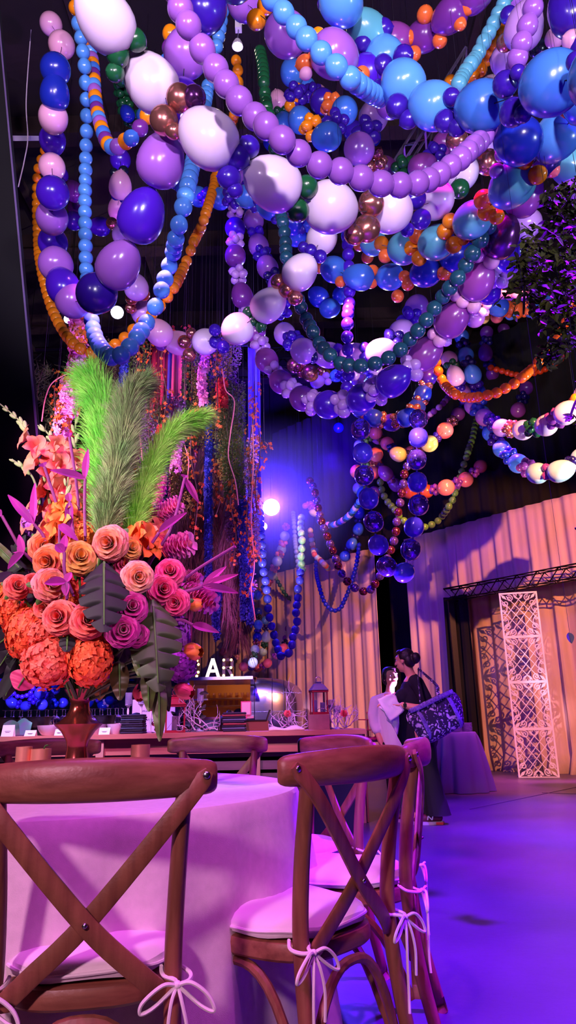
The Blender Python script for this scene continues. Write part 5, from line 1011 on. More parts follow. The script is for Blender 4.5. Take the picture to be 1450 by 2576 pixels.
# lanterns
def lantern(px, dy, w, h, mr, mf, label, z=BZ+.003, candles=1):
    x = BX_(px, dy); t = thing('lantern', (x, BY+dy, z), label, 'lantern', rz=.18); fr = w*.07; hb = h*.56
    part('base', MB().box((0,0,.012), (w,w,.024)), mf, t, smooth=False)
    for sx in (-1, 1):
        for sy in (-1, 1): part('post', MB().box((sx*(w/2-fr/2-.004), sy*(w/2-fr/2-.004), .024+hb/2), (fr, fr, hb)), mf, t, smooth=False)
    part('top_frame', MB().box((0,0,.024+hb+.01), (w*1.04,w*1.04,.02)), mf, t, smooth=False)
    z0 = .034+hb+.01; r = [(w*.62,0),(w*.56,h*.02),(w*.36,h*.14),(w*.2,h*.20)]; b = MB(); vs = []
    for q, zz in r: vs += [(q*.9*sx, q*.9*sy, z0+zz) for sx, sy in ((-1,-1),(1,-1),(1,1),(-1,1))]
    fs = [(3,2,1,0), (12,13,14,15)]
    for i in range(3): fs += [(i*4+k, i*4+(k+1) % 4, (i+1)*4+(k+1) % 4, (i+1)*4+k) for k in range(4)]
    b.add(vs, fs); part('roof', b, mr, t, smooth=False)
    part('vent_cap', MB().box((0,0,z0+h*.20+.012), (w*.42,w*.42,.008)).box((0,0,z0+h*.19+.004), (w*.3,w*.3,.02)), mr, t, smooth=False)
    part('ring_handle', MB().tube([(w*.16*math.cos(a), 0, z0+h*.2+.016+w*.14+w*.16*math.sin(a)) for a in [2*PI*k/16 for k in range(16)]], .003, 6, closed=True), mr, t)
    for c in range(candles):
        cx = 0 if candles == 1 else (-.045+.09*c); cc = part('candle', MB().lathe([(0,.024),(w*.16,.024),(w*.16,.024+hb*(.6-.12*c)),(w*.02,.024+hb*(.57-.12*c)),(0,.024+hb*(.57-.12*c))], c=(cx, .02*c, 0), n=16), mat('wax_white', (240,230,240), .5), t)
        part('wick', MB().cyl((cx, .02*c, .024+hb*(.57-.12*c)), (cx, .02*c, .036+hb*(.57-.12*c)), .0015, n=5), Mpan, cc)
    for s, ax in ((-1,0),(1,0),(-1,1),(1,1)):
        q = w/2-fr/2-.006; gl = MB().box((s*q, 0, .024+hb/2) if ax else (0, s*q, .024+hb/2), (.002, w-.03, hb) if ax else (w-.03, .002, hb)); part('glass_pane', gl, mat('pane_glass', (240,235,255), .02, trans=1., ior=1.05), t, smooth=False)
        if s == -1 and not ax and mr is mf:
            part('wire_cross', MB().cyl((-w/2+.015, s*q-.004, .03), (w/2-.015, s*q-.004, .02+hb), .002, n=5).cyl((w/2-.015, s*q-.004, .03), (-w/2+.015, s*q-.004, .02+hb), .002, n=5), mf, t)
    return t
Mred = mat('lantern_red', (150,24,50), .4); Mlant = mat('lantern_roof_grey', (150,140,190), .35, metal=.6)
lantern(440, .32, .21, .42, Mred, Mred, 'dark red wire crossed lantern right of the bouquet with one white candle')
b = MB().box((0,0,.075), (.20,.18,.15)); t = solo('wood_block', b, mat('block_wood', (150,104,110), .7, var=.2), 'rough wooden block under the grey roofed red lantern', 'block', base=(0,0,0)); t.location = (BX_(786,.3), BY+.3, BZ+.003)
lantern(805, .32, .17, .36, Mlant, Mred, 'red lantern with a grey metal roof standing on the wood block', z=BZ+.155, candles=2)
bpy.data.objects['wood_block'].location.x = BX_(803,.32); bpy.data.objects['wood_block'].location.y = BY+.32; bpy.data.objects['wood_block'].scale = (1.1,1.15,1)
# candle stands
Mclear = mat('lucite', (230,220,255), .08, trans=.85, ior=1.4)
def candlestand(px, dy, h, label, z=BZ+.003):
    x = BX_(px, dy); t = thing('candle_stand', (x, BY+dy, z), label, 'candle stand', group='clear glass candle stands on the counter')
    part('stem', MB().lathe([(.045,0),(.046,.006),(.012,.02),(.009,.05),(.016,h*.3),(.009,h*.4),(.013,h*.55),(.009,h*.6),(.02,h*.66),(.038,h*.68),(0,h*.69)], n=16), Mchina, t)
    part('glass_cup', MB().lathe([(0,h*.69),(.036,h*.69),(.038,h),(.035,h),(.033,h*.71),(0,h*.705)], n=16), Mclear, t); part('candle', MB().lathe([(0,h*.71),(.03,h*.71),(.03,h*.82),(0,h*.82)], n=12), mat('wax_white', (240,230,240), .5), t)
for px, dy, h, la in ((320,.45,.42,'candle stand left of the longest drooping leaf'),(353,.55,.44,'candle stand behind the red tulip'),(378,.45,.40,'candle stand just left of the red wire lantern'),(503,.75,.46,'tall candle stand in front of the trailer window'),(833,.40,.30,'candle stand right of the grey roofed lantern'),(851,.5,.24,'shorter candle stand furthest right on the counter')): candlestand(px, dy, h, la)
# manzanita branches
def coral(px, dy, w, h, label, seed, m=None, tubes=26, nm='manzanita_branches'):
    rr = random.Random(seed); b = MB(); x = BX_(px, dy)
    def grow(p, d, L, r, k):
        P = [p]; q = p.copy(); dd = d.copy()
        for s in range(5):
            dd = (dd+Vector((rr.uniform(-.5,.5), rr.uniform(-.5,.5), rr.uniform(-.35,.4)))).normalized(); q = q+dd*L/5; q.z = max(.02, q.z); q.x = max(-w/2, min(w/2, q.x)); q.y = max(-.13, min(.13, q.y)); P.append(q.copy())
            if k and s in (1, 3): grow(q.copy(), (dd+Vector((rr.uniform(-1,1), rr.uniform(-.6,.6), rr.uniform(-.3,.9)))).normalized(), L*.6, r*.65, k-1)
        b.tube(P, [r*(1-.13*i) for i in range(6)], 6)
    for i in range(tubes//3): grow(Vector((rr.uniform(-w*.3,w*.3), rr.uniform(-.07,.07), .02)), Vector((rr.uniform(-1,1), rr.uniform(-.4,.4), rr.uniform(.2,1))).normalized(), h*1.1, .0075, 2)
    o = solo(nm, b, m or mat('bleached_twig', (214,190,226), .6), label, 'branches', base=(0,0,0)); o.location = (x, BY+dy, BZ+.003); return o
coral(500,.3,.42,.30,'bleached twisted branches between the wire lantern and striped napkins',1,tubes=30); coral(845,.3,.46,.22,'bleached twisted branches at the right end of the counter',2,tubes=30); coral(728,.32,.42,.14,'low bleached branches left of the grey roofed lantern',3,tubes=30); coral(752,.5,.25,.36,'tall bleached sprig leaning behind the left side of the grey roofed lantern',4,tubes=9)
t = thing('eucalyptus_sprig', (BX_(478,.5), BY+.5, BZ+.003), 'dark green sprig behind the bleached branches and wire lantern', 'leaves'); b = MB()
for k in range(60):
    c = Vector((R.uniform(-.16,.14), R.uniform(-.04,.04), R.uniform(.01,.42))); d = Vector((R.uniform(-1,1), R.uniform(-.6,.3), R.uniform(-.5,1))).normalized(); leafpoly(b, c, c+d*.07, .04, Vector((0,-1,.2)), nu=4)
part('leaves', b, Mleafd, t); part('stem', MB().tube([(0,0,0),(.03,0,.2),(-.04,0,.42)], .004, 6), Mstem, t)
t = thing('ribbon_bow', (BX_(388,.3), BY+.3, BZ+.003), 'violet foil wrapped ornaments left of the wire lantern', 'ornament'); b = MB()
for k in range(9): b.ball((R.uniform(-.05,.05), R.uniform(-.04,.04), .035+.05*k*.6), (.03,.03,.026), 10, 7)
part('foil', b, mat('foil_copper', (190,90,140), .2, metal=.9), t)
# pink cloth, framed sign, small pink blossom
b = MB()
b.grid(lambda u, v: Vector(((u-.5)*.36, (v-.5)*.2, .022+.018*math.sin(u*9+v*2)*math.sin(PI*v)+.02*math.sin(PI*v)*math.sin(PI*u))), 24, 10); o = solo('folded_cloth', b, Mcloth, 'pale pink folded cloth lying on the counter left of the wood block', 'cloth', base=(0,0,0)); o.location = (BX_(722,.12), BY+.12, BZ+.0); o.modifiers.new('thickness', 'SOLIDIFY').thickness = .02
t = thing('framed_sign', (BX_(619,.72), BY+.76, BZ+.003), 'small pink framed menu sign standing above the black tray', 'sign')
part('frame', MB().box((0,0,.235), (.115,.012,.155)).box((0,.0,.08), (.02,.02,.16)).box((0,0,.005), (.12,.1,.01)), mat('frame_pink', (226,80,140), .4), t, smooth=False); part('sheet', MB().box((0,-.008,.235), (.095,.004,.132)), mat('sheet_pink', (246,190,214), .6), t, smooth=False)
for k, (px, z) in enumerate(((725,.17),(868,.16))):
    b = MB()
    for i in range(40): a = i*2.4; q = math.sqrt(i/40); d = Vector((q*math.cos(a), -math.sqrt(max(0, 1-q*q)), q*math.sin(a))); petal(b, d*.015, d, frame(d)[0], .02, .03, .1, .1, 2)
    o = solo('carnation', b, mat('carnation', (246,110,130), .6), ('pink carnation among the low bleached branches','coral carnation among the branches at the right end')[k], 'flower', base=(0,0,0)); o.location = (BX_(px,.2), BY+.2, BZ+z)
    part('stem', MB().tube([Vector((0,0,0)), Vector((.0,.03,-z+.01))], .003, 6), Mstem, o)
# black road case and its top
p = FLOOR(833, 2122); w = .50
b = MB(); t = thing('black_case', (p.x, p.y+.2, 0), 'tall black case on the floor in front of the counter', 'case')
o = part('body', MB().box((0,0,.41), (w, .38, .80)), mat('case_black', (12,9,14), .6), t, smooth=False); bv = o.modifiers.new('round edge', 'BEVEL'); bv.width = .035; bv.segments = 3
part('handle', MB().tube([(-.08,-.2,.7),(-.07,-.215,.66),(.07,-.215,.66),(.08,-.2,.7)], .008, 6), mat('case_metal', (70,66,80), .4, metal=.8), t)
# ------------------------------------------------------------------ cocktail table with plates
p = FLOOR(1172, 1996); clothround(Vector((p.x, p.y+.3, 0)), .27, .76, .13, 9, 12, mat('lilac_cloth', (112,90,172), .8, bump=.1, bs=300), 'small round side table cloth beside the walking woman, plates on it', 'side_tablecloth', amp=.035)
t = thing('side_table', (p.x, p.y+.3, 0), 'round side table under the small cloth beside the walking woman', 'table'); part('top', MB().lathe([(0,.73),(.265,.73),(.265,.755),(0,.755)], n=32), Mbuf, t); part('pole', MB().cyl((0,0,0),(0,0,.73),.03), Mpan, t); part('foot', MB().lathe([(.22,0),(.22,.015),(0,.03)], n=24), Mpan, t)
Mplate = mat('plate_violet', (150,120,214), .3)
pm = mesh(MB().lathe([(0,0),(.05,0),(.085,.008),(.083,.011),(.05,.004),(0,.004)], n=28), 'plate', Mplate)
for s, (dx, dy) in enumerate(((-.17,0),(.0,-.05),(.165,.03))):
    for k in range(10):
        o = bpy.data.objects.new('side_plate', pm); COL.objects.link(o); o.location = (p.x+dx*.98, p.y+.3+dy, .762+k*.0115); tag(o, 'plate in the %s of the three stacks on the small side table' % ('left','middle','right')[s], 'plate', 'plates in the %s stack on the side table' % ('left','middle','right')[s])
# dessert stands behind the counter end
for i, (px, py, Y, r, la) in enumerate(((925,1812,8.7,.11,'upper pink glass cake stand behind the counter end'),(945,1838,8.6,.13,'red tiered cake stand left of the woman in white'),(938,1862,8.3,.15,'lowest red cake stand left of the woman in white'))):
    q = AT(px, py, Y); t = thing('cake_stand', (q.x, q.y, .74), la, 'cake stand'); h = q.z-.74
    part('stem', MB().lathe([(.06,0),(.06,.006),(.01,.02),(.008,h),(0,h)], n=16), mat('pink_glass', (226,60,120), .15, metal=.3), t); part('dish', MB().lathe([(0,h),(r,h+.004),(r+.004,h+.014),(r,h+.014),(0,h+.008)], n=24), mat('pink_glass', (226,60,120), .15, metal=.3), t)
    part('finial', MB().cyl((0,0,h),(0,0,h+.09),.004,n=6).ball((0,0,h+.09),.009,8,6), mat('pink_glass', (226,60,120), .15, metal=.3), t)
q = AT(945, 1880, 8.5); t = thing('dessert_table', (q.x, q.y, 0), 'dark low table behind the counter end carrying pink cake stands', 'table'); part('tabletop', MB().box((0,0,.725), (.8,.7,.03)), mat('dark_table', (60,30,60), .4), t, smooth=False)
for sx in (-1,1):
    for sy in (-1,1): part('leg', MB().box((sx*.36, sy*.31, .355), (.04,.04,.71)), mat('dark_table', (60,30,60), .4), t, smooth=False)
# ------------------------------------------------------------------ silver trailer bar
TY = 14.6
Mal = mat('riveted_aluminium', (214,206,236), .26, metal=1., bump=.06, bs=2.5)
def trailer():
    xl = AT(300,1750,TY).x; xr = AT(766,1760,TY).x; zt = AT(640,1703,TY).z+.02; z0 = .42; W = 2.0
    t = thing('trailer_bar', ((xl+xr)/2, TY, 0), 'rounded silver trailer turned into a bar with a lit serving window', 'trailer')
    # cross section: superellipse; the right end rounded off
    L = xr-xl; hh = (zt-z0)/2
    def fn(u, v):
        a = -PI/2-2*PI*v   # starts at the belly, goes up the front (towards camera, -y)
        x = L*u; e = 1 if x < L-1.1 else max(0, 1-((x-(L-1.1))/1.1)**2.8)**(1/2.6)
        c, s = math.cos(a), math.sin(a); y = math.copysign(abs(c)**.55, c)*W/2*(.25+.75*e)*(e if x > L-.01 else 1); z = math.copysign(abs(s)**.62, s)*hh*(.3+.7*e)*(1 if e > 0 else 0)
        return Vector((xl+x, TY+W/2+y*(1 if e > 0 else 0), z0+hh+z))
    wx0 = (AT(476,1750,TY).x-xl)/L; wx1 = (AT(631,1750,TY).x-xl)/L
    zb = AT(560,1806,TY).z; zw = AT(560,1722,TY).z
    def skip(u, v):
        p = fn(u, v); return wx0 < u < wx1 and p.y < TY+W/2 and zb < p.z < zw
    b = MB(); b.grid(fn, 96, 96, skip=skip); part('shell', b, Mal, t, True)
    b = MB()
    for zz in (.8,1.15,1.5):
        for k in range(0, 44):
            u = wx1+(1-wx1)*(k+.5)/46; best = min((fn(u, .02+.46*j/60) for j in range(61)), key=lambda q: abs(q.z-zz) if q.y < TY+W/2 else 9); b.ball(best, .009, 6, 4)
    part('rivets', b, mat('rivet', (160,150,190), .3, metal=1), t, True)
    for u in (wx1+.02, wx1+(1-wx1)*.4, wx1+(1-wx1)*.62):
        part('panel_seam', MB().tube([fn(u, .03+.44*j/30)+Vector((0,-.004,0)) for j in range(31)], .009, 5), mat('seam', (110,100,150), .3, metal=1), t, True)
    X0, X1 = xl+L*wx0, xl+L*wx1
    # interior
    Mint = mat('bar_interior', (190,120,60), .6); b = MB(); y1 = TY+1.5
    b.add([(X0-.3,y1,zb-.5),(X1+.1,y1,zb-.5),(X1+.1,y1,zw+.15),(X0-.3,y1,zw+.15)], [(0,1,2,3)]); b.add([(X0-.3,TY+.25,zb-.5),(X0-.3,y1,zb-.5),(X0-.3,y1,zw+.15),(X0-.3,TY+.25,zw+.15)], [(0,1,2,3)]); b.add([(X1+.1,TY+.2,zb-.5),(X1+.1,y1,zb-.5),(X1+.1,y1,zw+.15),(X1+.1,TY+.2,zw+.15)], [(0,1,2,3)]); b.add([(X0-.3,TY+.25,zw+.15),(X1+.1,TY+.25,zw+.15),(X1+.1,y1,zw+.15),(X0-.3,y1,zw+.15)], [(0,1,2,3)])
    part('interior_wall', b, Mint, t, True, smooth=False)
    part('serving_ledge', MB().box(((X0+X1)/2, TY-.1, zb), (X1-X0+.15, .36, .04)), mat('ledge', (170,90,110), .35), t, True, smooth=False)
    part('awning', MB().box(((X0+X1)/2-.05, TY-.22, zw+.06), (X1-X0+.25, .62, .06), rot=Matrix.Rotation(-.12, 3, 'X')), Mal, t, True, smooth=False)
    for z in (AT(560,1757,TY+1.2).z, AT(560,1776,TY+1.2).z):
        part('glass_shelf', MB().box(((X0+X1)/2-.1, TY+1.3, z), ((X1-X0)*.75, .25, .02)), mat('shelf_dark', (90,50,60), .4), t, True, smooth=False)
    part('wheel', MB().tube([(xl+L*.45, TY+.05, .3), (xl+L*.45, TY+.3, .3)], .3, 24), mat('tyre', (16,14,18), .8), t, True)
    part('wheel', MB().tube([(xl+L*.45, TY+W-.3, .3), (xl+L*.45, TY+W-.05, .3)], .3, 24), mat('tyre', (16,14,18), .8), t, True)
    part('jack_leg', MB().cyl((xr-.9, TY+.9, 0), (xr-.9, TY+.9, .5), .03), mat('tyre', (16,14,18), .8), t, True)
    return t, X0, X1, zb, zw, zt
trl, X0, X1, zb, zw, zt = trailer()
tm = mesh(MB().lathe([(0,0),(.03,0),(.036,.11),(.033,.11),(.028,.008),(0,.008)], n=14), 'tumbler', Mglass)
for row, z in enumerate((AT(560,1757,TY+1.2).z+.011, AT(560,1776,TY+1.2).z+.011)):
    for k in range(8 if row == 0 else 9):
        o = bpy.data.objects.new('tumbler', tm); COL.objects.link(o); o.location = (X0+.25+k*.125, TY+1.27, z); tag(o, 'clear tumbler on the %s shelf inside the trailer bar' % ('upper','lower')[row], 'glass', 'tumblers on the %s shelf in the trailer' % ('upper','lower')[row])
garland('blue and dark balloons hanging inside the trailer window', [(604,1757,24,'B'),(603,1775,26,'B'),(601,1795,28,'DB')], 'B', small=['K','N'], real=.25, sreal=.1, up=(0,0))
# frame of the plexi dispenser at the left of the window
t = thing('drink_dispenser', (AT(503,1755,TY-.2).x, TY-.12, zb+.022), 'clear drink dispenser on the trailer ledge', 'dispenser'); part('tank', MB().box((0,0,.52),(.26,.16,.3)), Mclear, t, smooth=False); part('stand', MB().box((0,0,.34),(.3,.18,.03)).cyl((0,0,0),(0,0,.34),.04), Mchina, t, smooth=False)
# marquee letters on the trailer roof
Mlet = mat('marquee_tin', (70,50,60), .4, metal=.3); Mbulb = mat('bulb_glow', (255,214,120), .3, emit=(255,200,110), es=7.0)
Mface = mat('marquee_lit', (255,240,220), .4, emit=(255,225,190), es=3.0)
def letter(ch, px, bulbs, strokes, label, lit=False, h=.36):
    base = AT(px, 1693, TY-.05); base.z = zt+.0; sc = h/5.
    t = thing('marquee_letter_'+ch.lower(), (base.x, TY+.22, zt-.05), label, 'letter', group=None); b = MB()
    for (x0, y0, x1, y1) in strokes: b.bar((x0*sc, 0, y0*sc+.06), (x1*sc, 0, y1*sc+.06), .07, .8*sc, (1,0,0) if x0 == x1 else (0,0,1))
    part('letter_shell', b, Mface if lit else Mlet, t, smooth=False)
    for x, y in bulbs: part('bulb', MB().ball((x*sc, -.055, y*sc+.06), .028, 10, 7), Mbulb, t)
letter('B', 484, [(-1.2,.3),(-1.2,2.5),(-1.2,4.7),(.9,.3),(.2,2.5),(.9,4.7),(1.3,1.4),(1.3,3.6)], [(-1.2,0,-1.2,5),(-1.2,4.8,.9,4.8),(-1.2,.2,.9,.2),(-1.2,2.5,1.,2.5),(1.2,.4,1.2,2.3),(1.2,2.7,1.2,4.6)], 'marquee letter B with round bulbs, leftmost on the trailer roof')
letter('A', 532, [], [(-1.7,-.1,0,5.2),(1.7,-.1,0,5.2),(-1,1.7,1,1.7)], 'brightly lit white marquee letter A in the middle of the trailer roof', True)
letter('R', 571, [(-1.2,.3),(-1.2,2.5),(-1.2,4.7),(1.0,4.7),(.9,2.5),(1.2,.3)], [(-1.2,0,-1.2,5),(-1.2,4.8,.9,4.8),(-1.2,2.5,.9,2.5),(1.2,2.7,1.2,4.6),(0,2.4,1.3,0)], 'marquee letter R with round bulbs, rightmost on the trailer roof')
# ------------------------------------------------------------------ people (one continuous remeshed body each, clothes as children)
class SD(MB):
    def cap(s, a, b, r0, r1, n=14):
        a = Vector(a); b = Vector(b); d = b-a; L = d.length; P = []; rs = []
        if L < 1e-6: return s.ball(a, r0)
        d /= L
        for k in range(5): t = PI/2*k/4; P.append(a-d*r0*math.cos(t)); rs.append(max(1e-4, r0*math.sin(t)))
        for k in range(5): t = PI/2*k/4; P.append(b+d*r1*math.sin(t)); rs.append(max(1e-4, r1*math.cos(t)))
        return s.tube(P, rs, n)
    def chain(s, pts):
        for (p, r), (q, r2) in zip(pts[:-1], pts[1:]): s.cap(p, q, r, r2)
        return s
def remeshed(name, sd, m, par, vox=.008, sm=4, label=None):
    o = part(name, sd, m, par, smooth=True, label=label)
    md = o.modifiers.new('r', 'REMESH'); md.mode = 'VOXEL'; md.voxel_size = vox; md.use_smooth_shade = True
    ms = o.modifiers.new('s', 'SMOOTH'); ms.iterations = sm; ms.factor = .5
    dg = bpy.context.evaluated_depsgraph_get(); me = bpy.data.meshes.new_from_object(o.evaluated_get(dg)); o.modifiers.clear(); o.data = me; me.name = name
    return o
Mskin = mat('skin', (226,160,130), .5, sss=.1); Mhair = mat('dark_hair', (28,14,22), .45, bump=.4, bs=120)
def head(sd, c, f, up=Vector((0,0,1)), s=1.):
    """head centred at c looking along f"""
    f = Vector(f).normalized(); r = f.cross(up).normalized(); u = r.cross(f); Rm = Matrix((r, f, u)).transposed()
    W = lambda x, y, z: c+(r*x+f*y+u*z)*s
    E = lambda p, rad: sd.ball(W(*p), tuple(q*s for q in rad), 18, 12, rot=Rm)
    E((0,-.012,.035), (.074,.092,.085)); E((0,.022,-.035), (.055,.068,.078)); E((0,.05,-.085), (.026,.026,.022)); E((0,.07,.04), (.05,.022,.032))
    sd.cap(W(0,.090,.028), W(0,.112,-.018), .008*s, .013*s, 8); E((.012,.1,-.02), (.008,.01,.007)); E((-.012,.1,-.02), (.008,.01,.007))
    E((0,.086,-.046), (.022,.012,.006)); E((0,.084,-.056), (.019,.012,.007)); E((.038,.062,-.01), (.02,.02,.024)); E((-.038,.062,-.01), (.02,.02,.024))
    for q in (-1, 1): E((q*.074,-.01,.0), (.008,.018,.03)); E((q*.034,.080,.042), (.022,.010,.007))
    return W, Rm
def eyes(par, W, Rm, s=1.):
    for q in (-1, 1):
        part('eye', MB().ball(W(q*.031,.078,.018), tuple(k*s for k in (.014,.009,.0075)), 12, 8, rot=Rm), mat('eye_white', (230,220,225), .2), par)
        part('iris', MB().ball(W(q*.031,.086,.018), .0052*s, 10, 6), mat('iris', (40,24,20), .2), par); part('eyebrow', MB().tube([W(q*.016,.091,.040), W(q*.034,.088,.046), W(q*.05,.078,.040)], .0032*s, 6), Mhair, par)
    part('lips', MB().ball(W(0,.094,-.050), tuple(k*s for k in (.020,.007,.007)), 12, 6, rot=Rm), mat('lips', (186,80,90), .4), par)
def hand(sd, w, d, palmn, s=1., curl=.5, thumb=1):
    """w wrist, d direction of the fingers, palmn outward normal of the palm side"""
    d = Vector(d).normalized(); n = Vector(palmn); n = (n-d*n.dot(d)).normalized(); a = d.cross(n); w = Vector(w)
    for k in (-1.2,-.4,.4,1.2): sd.cap(w+a*k*.012*s, w+d*.085*s+a*k*.019*s, .015*s, .0115*s, 10)
    for k, L in ((-1.5,.075),(-.5,.085),(.5,.08),(1.5,.062)):
        p = w+d*.088*s+a*k*.0185*s; dd = (d+n*curl*.5+a*k*.04).normalized(); q = p+dd*L*.5*s; d2 = (d*(1-curl)+n*curl*1.3).normalized(); r = q+d2*L*.3*s; d3 = (d*(1-curl*1.4)+n*curl*1.8).normalized(); e = r+d3*L*.25*s
        sd.chain([(p, .0095*s), (q, .0088*s), (r, .008*s), (e, .0068*s)])
    p = w+d*.03*s-a*thumb*.022*s; q = p+(d*.5-a*thumb*.75+n*.35).normalized()*.045*s; r = q+(d*.85-a*thumb*.2+n*.4).normalized()*.032*s; sd.chain([(p, .014*s), (q, .0115*s), (r, .0085*s)])
# ---- woman walking with the tote bag
wp = FLOOR(1088, 2070)
t = thing('person', (wp.x, wp.y, 0), 'person with dark hair bun, dark top and flared trousers, holding out white napkins', 'person', rz=math.radians(-6)); t.scale = (.955,.955,.955)
V = Vector
HS = .93
sd = SD(); Wf, Rm = head(sd, V((-.165,0,1.585)), V((-.9,.52,-.08)))
sd.chain([(V((-.145,0,1.53)), .05), (V((-.115,0,1.45)), .052), (V((-.09,0,1.40)), .06)])
sd.chain([(V((-.09,0,1.34)), .11), (V((-.10,0,1.18)), .13), (V((-.09,0,1.02)), .12), (V((-.06,0,.92)), .13)])
for s in (-1, 1):
    sd.chain([(V((-.08,s*.08,1.37)), .06), (V((-.06,s*.17,1.35)), .058)])
    lx = (.0,.05)[s > 0]; sd.chain([(V((-.05,s*.09,.88)), .10), (V((.0+(-.02 if s < 0 else .0),s*.09,.50)), .062), (V((.05 if s < 0 else -.09,s*.09,.10)), .045), (V((-.03 if s < 0 else -.16,s*.09,.05)), .04)])
# near arm: s=-1 (towards the camera)
sd.chain([(V((-.06,-.17,1.35)), .056), (V((.0,-.22,1.20)), .052), (V((.03,-.235,1.09)), .045), (V((-.10,-.24,1.10)), .042), (V((-.225,-.215,1.135)), .029)])
hand(sd, V((-.225,-.215,1.135)), V((-1,.1,.10)), V((.1,.2,-1)), 1., .45, 1)
sd.chain([(V((-.06,.17,1.35)), .055), (V((-.10,.22,1.18)), .05), (V((-.14,.20,1.07)), .042), (V((-.25,.10,1.10)), .036), (V((-.33,.03,1.15)), .028)])
hand(sd, V((-.33,.03,1.15)), V((-1,-.3,.15)), V((0,-.2,-1)), 1., .5, -1)
body = remeshed('body', sd, Mskin, t, .0065, 3)
eyes(t, Wf, Rm)
sd = SD(); E = lambda p, rad: sd.ball(Wf(*p), rad, 18, 12, rot=Rm)
E((0,-.028,.055), (.084,.088,.082)); E((0,-.06,.0), (.078,.06,.075)); E((.0,.03,.1), (.06,.05,.03)); E((0,-.135,.02), (.052,.05,.056)); E((0,-.125,-.01), (.04,.04,.035)); E((.07,-.02,.045), (.018,.045,.04)); E((-.07,-.02,.045), (.018,.045,.04))
remeshed('hair', sd, Mhair, t, .007, 2)
part('earring', MB().ball(Wf(-.083,-.01,-.032), .005, 8, 6), mat('earring', (230,230,240), .2, metal=1), t)
Mtop = mat('navy_top', (12,9,30), .9); Mtrs = mat('black_trousers', (9,7,14), .85)
sd = SD(); sd.chain([(V((-.085,0,1.385)), .075), (V((-.10,0,1.28)), .135), (V((-.12,0,1.19)), .155), (V((-.125,0,1.05)), .155), (V((-.10,0,.92)), .165), (V((-.07,0,.80)), .16)])
for s in (-1, 1): sd.chain([(V((-.08,s*.08,1.37)), .07), (V((-.06,s*.16,1.345)), .074)]); sd.ball(V((-.21,s*.07,1.22)), (.085,.08,.085))
sd.chain([(V((-.06,-.17,1.345)), .072), (V((.0,-.22,1.20)), .070), (V((.035,-.232,1.10)), .062), (V((-.005,-.238,1.085)), .056)]); sd.chain([(V((-.06,.17,1.35)), .070), (V((-.10,.22,1.18)), .064), (V((-.13,.205,1.10)), .058)])
sd.chain([(V((-.20,0,1.0)), .09), (V((-.20,0,.86)), .10), (V((-.15,0,.74)), .09)])
remeshed('top', sd, Mtop, t, .009, 5)
sd = SD(); sd.chain([(V((-.06,0,.92)), .15), (V((-.03,0,.80)), .155)])
sd.chain([(V((-.02,-.08,.80)), .115), (V((.0,-.095,.52)), .092), (V((.03,-.10,.28)), .105), (V((.06,-.10,.06)), .13)]); sd.chain([(V((-.04,.08,.80)), .11), (V((-.05,.09,.50)), .088), (V((-.06,.10,.26)), .095), (V((-.06,.10,.07)), .11)])
o = remeshed('trousers', sd, Mtrs, t, .010, 5)
for v in o.data.vertices:
    if v.co.z < .088: v.co.z = .088+(v.co.z-.088)*.05
Mshoe = mat('shoe_maroon', (90,22,40), .6); Msole = mat('shoe_sole', (190,170,190), .6); Mheel = mat('shoe_heel', (240,60,60), .5)
def shoe(x, y, yaw, z=0, logo=True):
    Mx = Matrix.Translation((x, y, z)) @ Matrix.Rotation(yaw, 4, 'Z'); W = lambda p: Mx @ V(p)
    sd = SD(); sd.chain([(W((.09,0,.06)), .040), (W((.03,0,.062)), .042), (W((-.06,0,.048)), .040), (W((-.13,0,.04)), .030)]); sd.cap(W((.08,0,.07)), W((.075,0,.11)), .038, .038); o = remeshed('shoe', sd, Mshoe, t, .007, 3)
    sh = [(.135,.012),(.12,.042),(.04,.040),(-.05,.048),(-.12,.043),(-.165,.018),(-.165,-.012),(-.12,-.045),(-.05,-.05),(.04,-.042),(.12,-.042),(.135,-.012)]
    part('sole', MB().prism(sh, Mx @ Matrix.Translation((0,0,.014)), .028), Msole, o, smooth=False); part('heel', MB().prism([(.14,.013),(.125,.044),(.055,.042),(.055,-.044),(.125,-.044),(.14,-.013)], Mx @ Matrix.Translation((0,0,.013)), .024), Mheel, o, smooth=False)
    if logo:
        b = MB(); q = -.047
        for a, c in (((-.026,q,.045),(-.018,q,.082)),((-.018,q,.082),(.018,q,.045)),((.018,q,.045),(.028,q,.082))): b.bar(W(a), W(c), .006, .010, (0,0,1))
        part('letter_n', b, mat('logo_white', (226,216,236), .4), o, smooth=False)
shoe(-.03, -.10, .05); shoe(-.19, .10, .1, logo=False)
# watch
part('wrist_watch', MB().tube([V((-.205,-.218,1.13))+V((.0, math.cos(a)*.032, math.sin(a)*.032)) for a in [2*PI*k/18 for k in range(18)]], .008, 6, closed=True, flat=(1,1)).box((-.205,-.252,1.13), (.034,.01,.034)), mat('watch', (10,8,14), .3), t)
